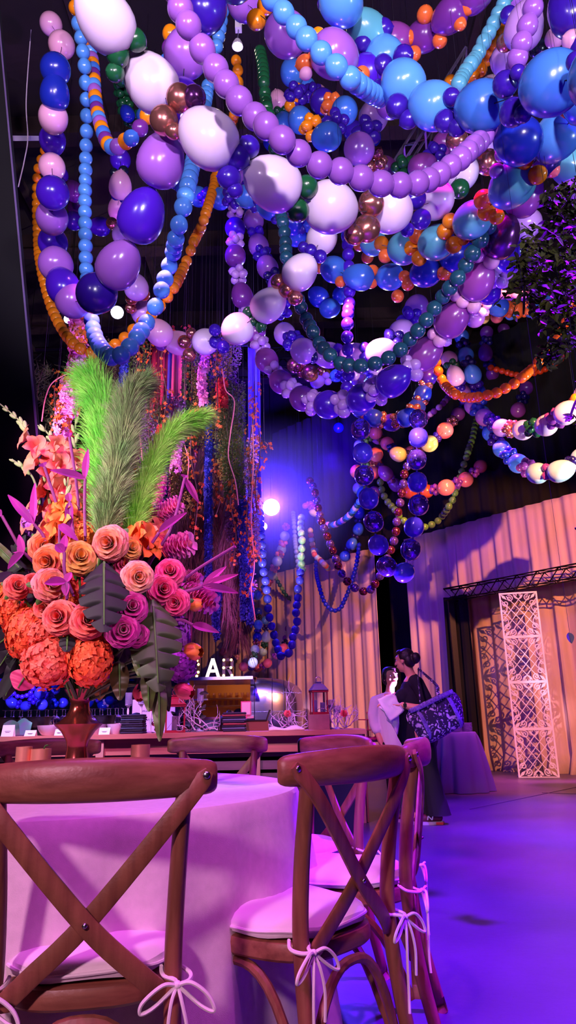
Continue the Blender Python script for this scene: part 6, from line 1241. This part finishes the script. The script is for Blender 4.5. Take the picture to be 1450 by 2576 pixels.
# ---- tote bag (hangs from her shoulder, a thing of its own)
bagmat = bpy.data.materials.new('paisley_bag'); bagmat.use_nodes = True; nt = bagmat.node_tree; bs = nt.nodes['Principled BSDF']; bs.inputs['Roughness'].default_value = .75
tc = nt.nodes.new('ShaderNodeTexCoord'); vo = nt.nodes.new('ShaderNodeTexVoronoi'); vo.inputs['Scale'].default_value = 30; vo.feature = 'SMOOTH_F1'; n0 = nt.nodes.new('ShaderNodeTexNoise'); n0.inputs['Scale'].default_value = 11; nt.links.new(tc.outputs['Object'], n0.inputs[0]); va = nt.nodes.new('ShaderNodeVectorMath'); va.operation = 'MULTIPLY_ADD'; va.inputs[1].default_value = (.12,.12,.12); nt.links.new(n0.outputs['Color'], va.inputs[0]); nt.links.new(tc.outputs['Object'], va.inputs[2]); nt.links.new(va.outputs[0], vo.inputs[0])
nz = nt.nodes.new('ShaderNodeTexNoise'); nz.inputs['Scale'].default_value = 45; nz.inputs['Detail'].default_value = 3; nt.links.new(tc.outputs['Object'], nz.inputs[0])
mth = nt.nodes.new('ShaderNodeMath'); mth.operation = 'SINE'; m2 = nt.nodes.new('ShaderNodeMath'); m2.operation = 'MULTIPLY'; m2.inputs[1].default_value = 11; nt.links.new(vo.outputs['Distance'], m2.inputs[0]); nt.links.new(m2.outputs[0], mth.inputs[0])
ad = nt.nodes.new('ShaderNodeMath'); ad.operation = 'MULTIPLY_ADD'; ad.inputs[1].default_value = 2.2; nt.links.new(nz.outputs[0], ad.inputs[0]); nt.links.new(mth.outputs[0], ad.inputs[2])
rp = nt.nodes.new('ShaderNodeValToRGB'); rp.color_ramp.interpolation = 'CONSTANT'; e = rp.color_ramp.elements; e[0].position = 0; e[0].color = (*lin((36,26,66)), 1); e[1].position = .50; e[1].color = (*lin((120,100,170)), 1); n3 = e.new(.74); n3.color = (*lin((214,200,226)), 1)
sub = nt.nodes.new('ShaderNodeMath'); sub.operation = 'MULTIPLY'; sub.inputs[1].default_value = .45; nt.links.new(ad.outputs[0], sub.inputs[0]); nt.links.new(sub.outputs[0], rp.inputs[0]); nt.links.new(rp.outputs[0], bs.inputs['Base Color'])
Mtrim = mat('bag_trim', (150,130,214), .7, rgb2=(90,70,150), vs=60)
def px2(px, py, dy): # point at woman's depth plane
    return AT(px, py, wp.y+dy)
bc = px2(1096, 1810, -.36); tb = thing('tote_bag', bc, 'large violet and white patterned tote bag hanging from the shoulder of the walking woman', 'bag')
cor = [px2(1027,1792,-.36), px2(1140,1740,-.36), px2(1168,1812,-.36), px2(1152,1832,-.36), px2(1088,1868,-.36), px2(1066,1866,-.36), px2(1048,1845,-.36)]
cc = sum(cor, V((0,0,0)))/len(cor); b = MB(); rings = 9; vs = []; N = 56
path = crom(cor, 8, True)
path = [path[int(i*len(path)/N)] for i in range(N)]
for s in (-1, 1):
    base = len(b.v)
    for k in range(rings+1):
        q = 1-k/rings; off = .10*math.sqrt(max(0, 1-q**3.2)); b.v += [tuple(cc+(p-cc)*q+V((0, s*off, 0))) for p in path]; b.m += []
    for k in range(rings):
        for i in range(N):
            f = (base+k*N+i, base+k*N+(i+1) % N, base+(k+1)*N+(i+1) % N, base+(k+1)*N+i); b.f.append(f if s < 0 else f[::-1]); b.m.append(0)
part('body', b, bagmat, tb, True)
dn = V((0,-.112,0)); 
for (p0, p1) in (((1048,1785),(1085,1862)),((1122,1750),(1160,1828))):
    P = [px2(p0[0]+(p1[0]-p0[0])*k/10, p0[1]+(p1[1]-p0[1])*k/10, -.36) for k in range(11)]
    P = [p+V((0, -.10*math.sqrt(max(.05, 1-abs(2*k/10-1)**3.2))-.006, 0)) for k, p in enumerate(P)]; part('trim_band', MB().tube(P, .022, 8, flat=(1,.25)), Mtrim, tb, True)
P = crom([px2(1029,1790,-.42), px2(1060,1777,-.45), px2(1100,1757,-.46), px2(1140,1739,-.42)], 8); part('rim_band', MB().tube(P, .022, 8, flat=(.35,1)), Mtrim, tb, True)
sh = t.matrix_basis @ V((-.06,-.17,1.43)) if False else V((wp.x-.055, wp.y-.165, 1.425))
for (a0, m0) in ((px2(1058,1782,-.44), px2(1053,1715,-.33)), (px2(1106,1760,-.46), px2(1097,1722,-.30))):
    P = crom([a0, a0.lerp(m0,.55)+V((0,-.02,0)), m0, sh], 8); part('shoulder_strap', MB().tube(P, .016, 8, flat=(1,.4)), bagmat, tb, True)
# ---- napkins in her hand
hp = Matrix.Translation((wp.x, wp.y, 0)) @ Matrix.Rotation(math.radians(-6), 4, 'Z') @ V((-.36,-.20,1.14))
def clothpoly(nm, pts, label, dy, m, th=.006, wav=.015):
    P = [AT(x, y, hp.y+dy+d) for x, y, d in pts]; c = sum(P, V((0,0,0)))/len(P); b = MB(); N = len(P); rings = 6; b.v = []
    for k in range(rings):
        q = 1-k/rings; b.v += [tuple(c+(p-c)*q+V((0, wav*math.sin(i*1.9+k*1.1)*q, 0))) for i, p in enumerate(P)]
    b.v.append(tuple(c)); 
    for k in range(rings-1):
        for i in range(N): b.f.append((k*N+i, k*N+(i+1) % N, (k+1)*N+(i+1) % N, (k+1)*N+i)); b.m.append(0)
    for i in range(N): b.f.append(((rings-1)*N+i, (rings-1)*N+(i+1) % N, rings*N)); b.m.append(0)
    o = solo(nm, b, m, label, 'napkin'); s = o.modifiers.new('thickness', 'SOLIDIFY'); s.thickness = th; return o
Mnap = mat('white_napkin', (246,232,244), .8)
clothpoly('cloth_napkin', [(950,1759,.0),(960,1756,0),(972,1748,0),(988,1745,0),(997,1750,0),(1001,1765,0),(1010,1776,0),(1018,1786,0),(1013,1793,0),(1000,1803,0),(983,1815,0),(975,1803,0),(968,1790,0),(958,1775,0)], 'white napkin spread flat in the hand of the walking woman', -.03, Mnap)
clothpoly('cloth_napkin', [(953,1778,0),(964,1776,0),(985,1800,0),(1004,1798,0),(1006,1820,0),(1000,1848,0),(993,1838,0),(986,1822,0),(975,1812,0),(966,1790,0)], 'crumpled white napkin hanging below the flat one', .03, Mnap, wav=.03)
# ---- second woman, in white, behind
w2 = FLOOR(1008, 2046); t = thing('person', (w2.x, w2.y, 0), 'person in white shirt looking up, partly hidden behind the one with the bun', 'person', rz=math.radians(0))
k = 1.0
sd = SD(); fdir = V((.35,-1,.10)); Wf, Rm = head(sd, V((-.02,-.02,1.385)), fdir, s=.98)
sd.chain([(V((-.02,0,1.33)), .045), (V((-.03,0,1.25)), .05), (V((-.04,0,1.20)), .06)]); sd.chain([(V((-.05,0,1.13)), .11), (V((-.06,0,.98)), .11), (V((-.05,0,.85)), .11), (V((-.02,0,.76)), .12)])
for s in (-1, 1):
    sd.chain([(V((-.04+s*.06,0,1.18)), .055), (V((-.04+s*.16,0,1.15)), .052)]); sd.chain([(V((-.0+s*.08,0,.74)), .09), (V((.02+s*.08,-.01,.42)), .058), (V((.03+s*.08,.01,.09)), .04), (V((.03+s*.09,-.10,.05)), .035)])
sd.chain([(V((-.20,0,1.15)), .05), (V((-.235,.0,1.0)), .044), (V((-.22,-.0,.90)), .038), (V((-.175,-.06,.72)), .027)]); hand(sd, V((-.175,-.06,.72)), V((.25,-.2,-1)), V((1,0,0)), .95, .35, 1)
sd.chain([(V((.12,0,1.15)), .05), (V((.17,.0,1.0)), .044), (V((.18,-.02,.92)), .038), (V((.08,-.14,1.04)), .034), (V((.02,-.2,1.10)), .026)]); hand(sd, V((.02,-.2,1.10)), V((-.5,-.2,.8)), V((0,-1,0)), .95, .5, -1)
remeshed('body', sd, Mskin, t, .0065, 3); eyes(t, Wf, Rm, .98)
sd = SD(); E = lambda p, rad: sd.ball(Wf(*p), rad, 18, 12, rot=Rm)
E((0,-.03,.055), (.083,.09,.082)); E((0,-.05,0), (.08,.06,.08)); E((0,.02,.10), (.062,.055,.028)); E((.07,-.015,.03), (.02,.045,.055)); E((-.07,-.015,.03), (.02,.045,.055)); remeshed('hair', sd, Mhair, t, .007, 2)
Mshirt = mat('white_shirt', (226,206,226), .8)
sd = SD(); sd.chain([(V((-.04,0,1.185)), .075), (V((-.05,0,1.10)), .13), (V((-.05,0,.95)), .13), (V((-.03,0,.80)), .14), (V((-.01,0,.66)), .145)])
for s in (-1, 1): sd.chain([(V((-.04+s*.06,0,1.17)), .065), (V((-.04+s*.15,0,1.14)), .064)])
sd.chain([(V((-.20,0,1.14)), .062), (V((-.235,.0,1.0)), .058), (V((-.225,-.0,.90)), .055), (V((-.205,-.02,.84)), .052)]); sd.chain([(V((.12,0,1.14)), .062), (V((.17,.0,1.0)), .056), (V((.18,-.02,.93)), .05)])
remeshed('shirt', sd, Mshirt, t, .009, 4)
sd = SD(); sd.chain([(V((-.01,0,.78)), .135), (V((.0,0,.68)), .14)])
for s in (-1, 1): sd.chain([(V((s*.075,0,.68)), .105), (V((.02+s*.08,-.01,.40)), .075), (V((.03+s*.085,.0,.08)), .065)])
remeshed('trousers', sd, Mtrs, t, .010, 4)
for s in (-1, 1):
    sd = SD(); x = .03+s*.085; sd.chain([(V((x,.03,.045)), .036), (V((x,-.06,.04)), .038), (V((x+s*.01,-.14,.034)), .028)]); o = remeshed('shoe', sd, mat('shoe_black', (10,9,14), .4), t, .008, 2)
    for v in o.data.vertices: v.co.z = max(v.co.z, .002)
# ------------------------------------------------------------------ lamps
def aim(o, tgt): o.rotation_mode = 'QUATERNION'; o.rotation_quaternion = (Vector(tgt)-o.location).to_track_quat('-Z', 'Y')
def spot(nm, loc, tgt, col, W, ang, blend=.6, size=.1):
    l = bpy.data.lights.new(nm, 'SPOT'); l.energy = W; l.color = col; l.spot_size = math.radians(ang); l.spot_blend = blend; l.shadow_soft_size = size
    o = bpy.data.objects.new(nm, l); COL.objects.link(o); o.location = loc; aim(o, tgt); return o
def point(nm, loc, col, W, size=.1):
    l = bpy.data.lights.new(nm, 'POINT'); l.energy = W; l.color = col; l.shadow_soft_size = size; o = bpy.data.objects.new(nm, l); COL.objects.link(o); o.location = loc; return o
def fixture(nm, p, tgt, label, r=.12, L=.3, glow=(200,200,255), es=30., m=None):
    p = Vector(p); t = thing(nm, p, label, 'lamp'); d = (Vector(tgt)-p).normalized(); m = m or Mtr
    part('housing', MB().tube([p-d*L, p-d*L*.3, p-d*.012], [r*.7, r, r], 20), m, t, True)
    part('lens', MB().cyl(p-d*.011, p-d*.004, r*.9, n=24), mat('lens_%s' % nm, glow, .3, emit=glow, es=es), t, True)
    q = p-d*L*.5; part('yoke', MB().bar(q, (q.x, q.y, q.z+L*.9), .03, .02), m, t, True, smooth=False)
    part('hanging_pole', MB().cyl((q.x, q.y, q.z+L*.8), (q.x, q.y, H-.02), .012, n=8), m, t, True); return t
p = AT(683, 1276, 12.0); fixture('moving_head_lamp', p, CAMP+Vector((.4,0,1)), 'brilliant blue white stage lamp shining at the camera at the end of the flower curtain', .17, .4, (120,110,255), 42)
spot('moving_head_beam', p+(CAMP-p).normalized()*.06, (0,3,3), (.06,.02,1), 2400, 70, .5, .1)
p = AT(663, 1324, 12.5); fixture('small_par_lamp', p, CAMP+Vector((-.5,0,1)), 'small pink lamp just below the brilliant blue one', .08, .2, (255,150,170), 14)
p = AT(598, 112, 5.6); 
t = thing('track_spotlight', p, 'white track spotlight glowing downwards at the top centre', 'lamp'); Mwt = mat('white_metal', (215,205,220), .4)
part('adapter', MB().box(p+Vector((.01,0,.30)), (.07,.07,.2)), Mwt, t, True, smooth=False); part('arm', MB().cyl(p+Vector((.01,0,.2)), p+Vector((0,0,.06)), .01), Mwt, t, True); part('shade', MB().lathe([(.02,.07),(.035,.05),(.055,.0),(.06,-.03),(.055,-.03),(.04,.01)], c=p, n=20), Mwt, t, True)
part('bulb', MB().lathe([(0,-.02),(.05,-.026),(.05,-.02),(0,-.015)], c=p, n=16), mat('bulb_white', (255,240,215), .3, emit=(255,235,200), es=20), t, True); part('suspension', MB().cyl(p+Vector((.01,0,.4)), (p.x+.01, p.y, H-.02), .01, n=6), Mwt, t, True)
p = AT(295, 786, 11.5); fixture('flood_lamp', p, CAMP, 'white glowing flood lamp framed by the left balloon loops', .13, .2, (235,235,255), 20)
p = AT(172, 803, 11.5); fixture('flood_lamp', p, CAMP, 'pink glowing lamp at the left behind the orange chain', .09, .2, (255,130,220), 16)
p = AT(1108, 948, 9.5)
p = AT(905, 947, 10.5); fixture('flood_lamp', p, CAMP, 'bright blue white lamp shining behind the central swags', .2, .2, (170,190,255), 22)
spot('flood_beam', p+(CAMP-p).normalized()*.05, (0,3,4.5), (.35,.35,1), 900, 80, .6, .1)
# lamps behind the camera aimed up into the balloons
spot('front_lamp', (.2,-2.8,2.3), (.1,3.6,6.6), (.95,.78,1.0), 2200, 56, .4, .15)
spot('front_lamp', (2.3,-3.4,3.0), (.8,3.6,7.2), (.96,.78,1.0), 1300, 54, .4, .12)
spot('front_lamp', (-3.2,-2.6,3.0), (-1.0,4.0,7.0), (.84,.62,1.0), 1100, 54, .4, .12)
spot('side_lamp', (5.4,4.0,1.2), (1.8,6.2,5.0), (.36,.18,1.0), 420, 60, .8, .15)
spot('side_lamp', (-5.8,6.3,1.4), (-1.4,6.4,5.4), (.30,.14,1.0), 420, 66, .8, .12)
spot('uplight', (1.2,8.3,1.6), (1.0,6.4,4.6), (.30,.06,1.0), 520, 90, .8, .1)
spot('uplight', (-2.8,6.2,.4), (-2.2,6.3,5.5), (.25,.12,1.0), 320, 70, .8, .1)
spot('corner_lamp', (8.4,5.4,1.6), (3.5,8.1,4.5), (1,.90,.88), 4200, 22, .4, .05)
spot('side_lamp', (5.6,1.5,3.0), (2.0,4.0,4.9), (.60,.72,1.0), 420, 46, .6, .1)
# bouquet
spot('bouquet_spot', (-2.6,.2,2.7), (-.85,2.5,1.45), (1,.84,.82), 330, 27, .5, .06)
spot('plume_fill', (-1.9,.4,2.2), (-.68,2.5,1.95), (1,.97,.86), 270, 26, .6, .05)  # added light without a fixture, brightens the pampas plumes
spot('bouquet_spot', (.9,.0,2.2), (-.9,2.5,1.55), (1,.70,.86), 130, 26, .5, .06)
# table, chairs, floor
spot('vine_fill', (3.0,.8,1.6), (1.5,3.4,2.75), (1,.85,.6), 110, 30, .6, .05)  # added warm light on the vine leaves, no fixture built
spot('magenta_wash', (-.6,.4,5.6), (-.5,2.5,.6), (.95,.13,1.0), 620, 40, .6, .10)
spot('magenta_wash', (1.3,.8,5.4), (.25,2.5,.6), (.85,.10,1), 360, 30, .6, .10)
spot('rose_wash', (-1.6,-1.8,2.6), (-.1,1.9,.6), (1,.52,.74), 480, 44, .7, .15)
spot('violet_floor_wash', (3.4,2.0,7.0), (2.2,3.9,0), (.17,0,1), 18000, 46, .5, .1)
spot('violet_floor_wash', (3.6,5.0,7.5), (3.0,7.3,0), (.22,0,1), 12000, 30, .6, .1)
spot('magenta_floor_wash', (.9,3.2,7.4), (2.1,5.3,0), (1,0,.8), 2300, 22, .8, .1)
spot('magenta_floor_wash', (4.6,6.0,7), (3.3,7.4,0), (1,.0,.75), 1600, 22, .8, .1)
spot('magenta_floor_wash', (3.0,9.0,7), (3.6,10.4,0), (1,.12,.6), 7000, 34, .8, .1)
spot('counter_wash', (-1.0,4.0,5.0), (-1.0,7.5,.9), (1,.22,.8), 1000, 66, .7, .1)
spot('counter_wash', (-3.5,10.5,4.4), (-2.4,8.4,1.2), (.14,.08,1), 620, 70, .7, .1)
# flower curtain
spot('counter_item_fill', (-2.2,6.0,2.9), (-2.6,7.9,.9), (.75,.5,1), 420, 70, .7, .08)  # added light that brightens the things on the counter
spot('counter_item_fill', (.2,5.6,2.6), (-.6,7.7,.9), (.9,.5,1), 180, 40, .7, .08)  # second added light for the counter things
spot('balloon_wall_fill', (-4.2,10.0,2.6), (-6.6,14.6,1.7), (.24,.22,1), 3200, 60, .7, .1)  # added blue light, lifts the low balloons behind the buffet
spot('curtain_wash', (-4.0,6.3,3.0), (-2.2,8.6,4.4), (1,.40,.85), 1700, 46, .6, .06)
spot('curtain_wash', (1.5,7.7,.9), (-.9,8.8,4.0), (.55,.16,1), 1900, 44, .7, .06)
spot('curtain_wash', (-3.4,6.8,3.0), (-2.7,8.2,5.4), (1,.2,.9), 170, 50, .7, .06)
# amber profiles through the balloons on the tan curtains, violet fill
spot('amber_profile', (3.5,4.5,4.6), (3.6,12.2,2.6), (1,.31,.13), 3300, 44, .3, .03)
spot('amber_profile', (2.9,5.4,6.6), (.4,17.0,2.2), (1,.36,.09), 3800, 26, .4, .035)
spot('pink_profile', (.2,5.0,5.4), (4.1,12.2,.9), (1,.42,.60), 3800, 22, .7, .05)
spot('violet_fill', (-1.5,7,7.5), (2.5,14.4,2.3), (.16,.01,1), 1100, 60, .8, .3)
spot('violet_fill', (3.5,7,7.0), (4.2,12.4,2.3), (.2,.02,1), 350, 50, .8, .3)
spot('blue_back_fill', (1.0,12.0,5.6), (-.4,22.6,9.4), (.04,0,1), 14000, 50, .8, .3)  # added to tint the black rear drape deep blue
spot('trailer_fill', (-1.5,10.5,4.6), (-.6,14.8,1.3), (.8,.45,1), 3600, 26, .7, .1)  # added to brighten the trailer shell, no lamp stands here
point('trailer_light', (X0+.9, TY+.7, zw+.0), (1,.62,.28), 9, .06)
spot('back_balloon_lamp', (-.8,9.6,1.5), (.1,11.4,4.2), (.9,1,.75), 500, 34, .7, .06)
spot('coral_balloon_lamp', (1.8,8.0,1.3), (2.9,10.0,5.0), (1,.62,.45), 700, 40, .6, .06)
spot('people_wash', (-.6,3.8,3.8), (1.6,7.3,1.2), (.30,.06,1), 170, 36, .7, .08)
spot('people_pink_wash', (.2,5.0,2.2), (1.5,7.2,1.4), (1,.45,.6), 25, 22, .7, .06)
spot('ceiling_wash', (-5,4,3.0), (-5,9,10), (.75,.22,.35), 250, 90, .9, .2)
# thin stage haze hanging in front of the brilliant lamp
hz = bpy.data.materials.new('stage_haze'); hz.use_nodes = True; nt = hz.node_tree; nt.nodes.clear()
ou = nt.nodes.new('ShaderNodeOutputMaterial'); vs = nt.nodes.new('ShaderNodeVolumeScatter'); vs.inputs['Anisotropy'].default_value = .2
tc = nt.nodes.new('ShaderNodeTexCoord'); vl = nt.nodes.new('ShaderNodeVectorMath'); vl.operation = 'LENGTH'; mr = nt.nodes.new('ShaderNodeMapRange')
mr.inputs[1].default_value = 0; mr.inputs[2].default_value = 1.7; mr.inputs[3].default_value = .34; mr.inputs[4].default_value = 0
nt.links.new(tc.outputs['Object'], vl.inputs[0]); nt.links.new(vl.outputs['Value'], mr.inputs[0]); nt.links.new(mr.outputs[0], vs.inputs['Density']); nt.links.new(vs.outputs[0], ou.inputs['Volume'])
q = AT(683, 1276, 11.9); b = MB(); b.ball((0,0,0), 1.7, 24, 16); o = solo('stage_haze', b, hz, 'blue lit haze hanging around the brilliant stage lamp', 'haze', base=(0,0,0), kind='stuff'); o.location = q
point('haze_glow', q+Vector((0,-.25,0)), (.05,.01,1), 330, .12)
w = bpy.data.worlds.new('World'); SC.world = w; w.use_nodes = True; w.node_tree.nodes['Background'].inputs[0].default_value = (.10,.05,.32,1); w.node_tree.nodes['Background'].inputs[1].default_value = .06
bpy.context.view_layer.update()
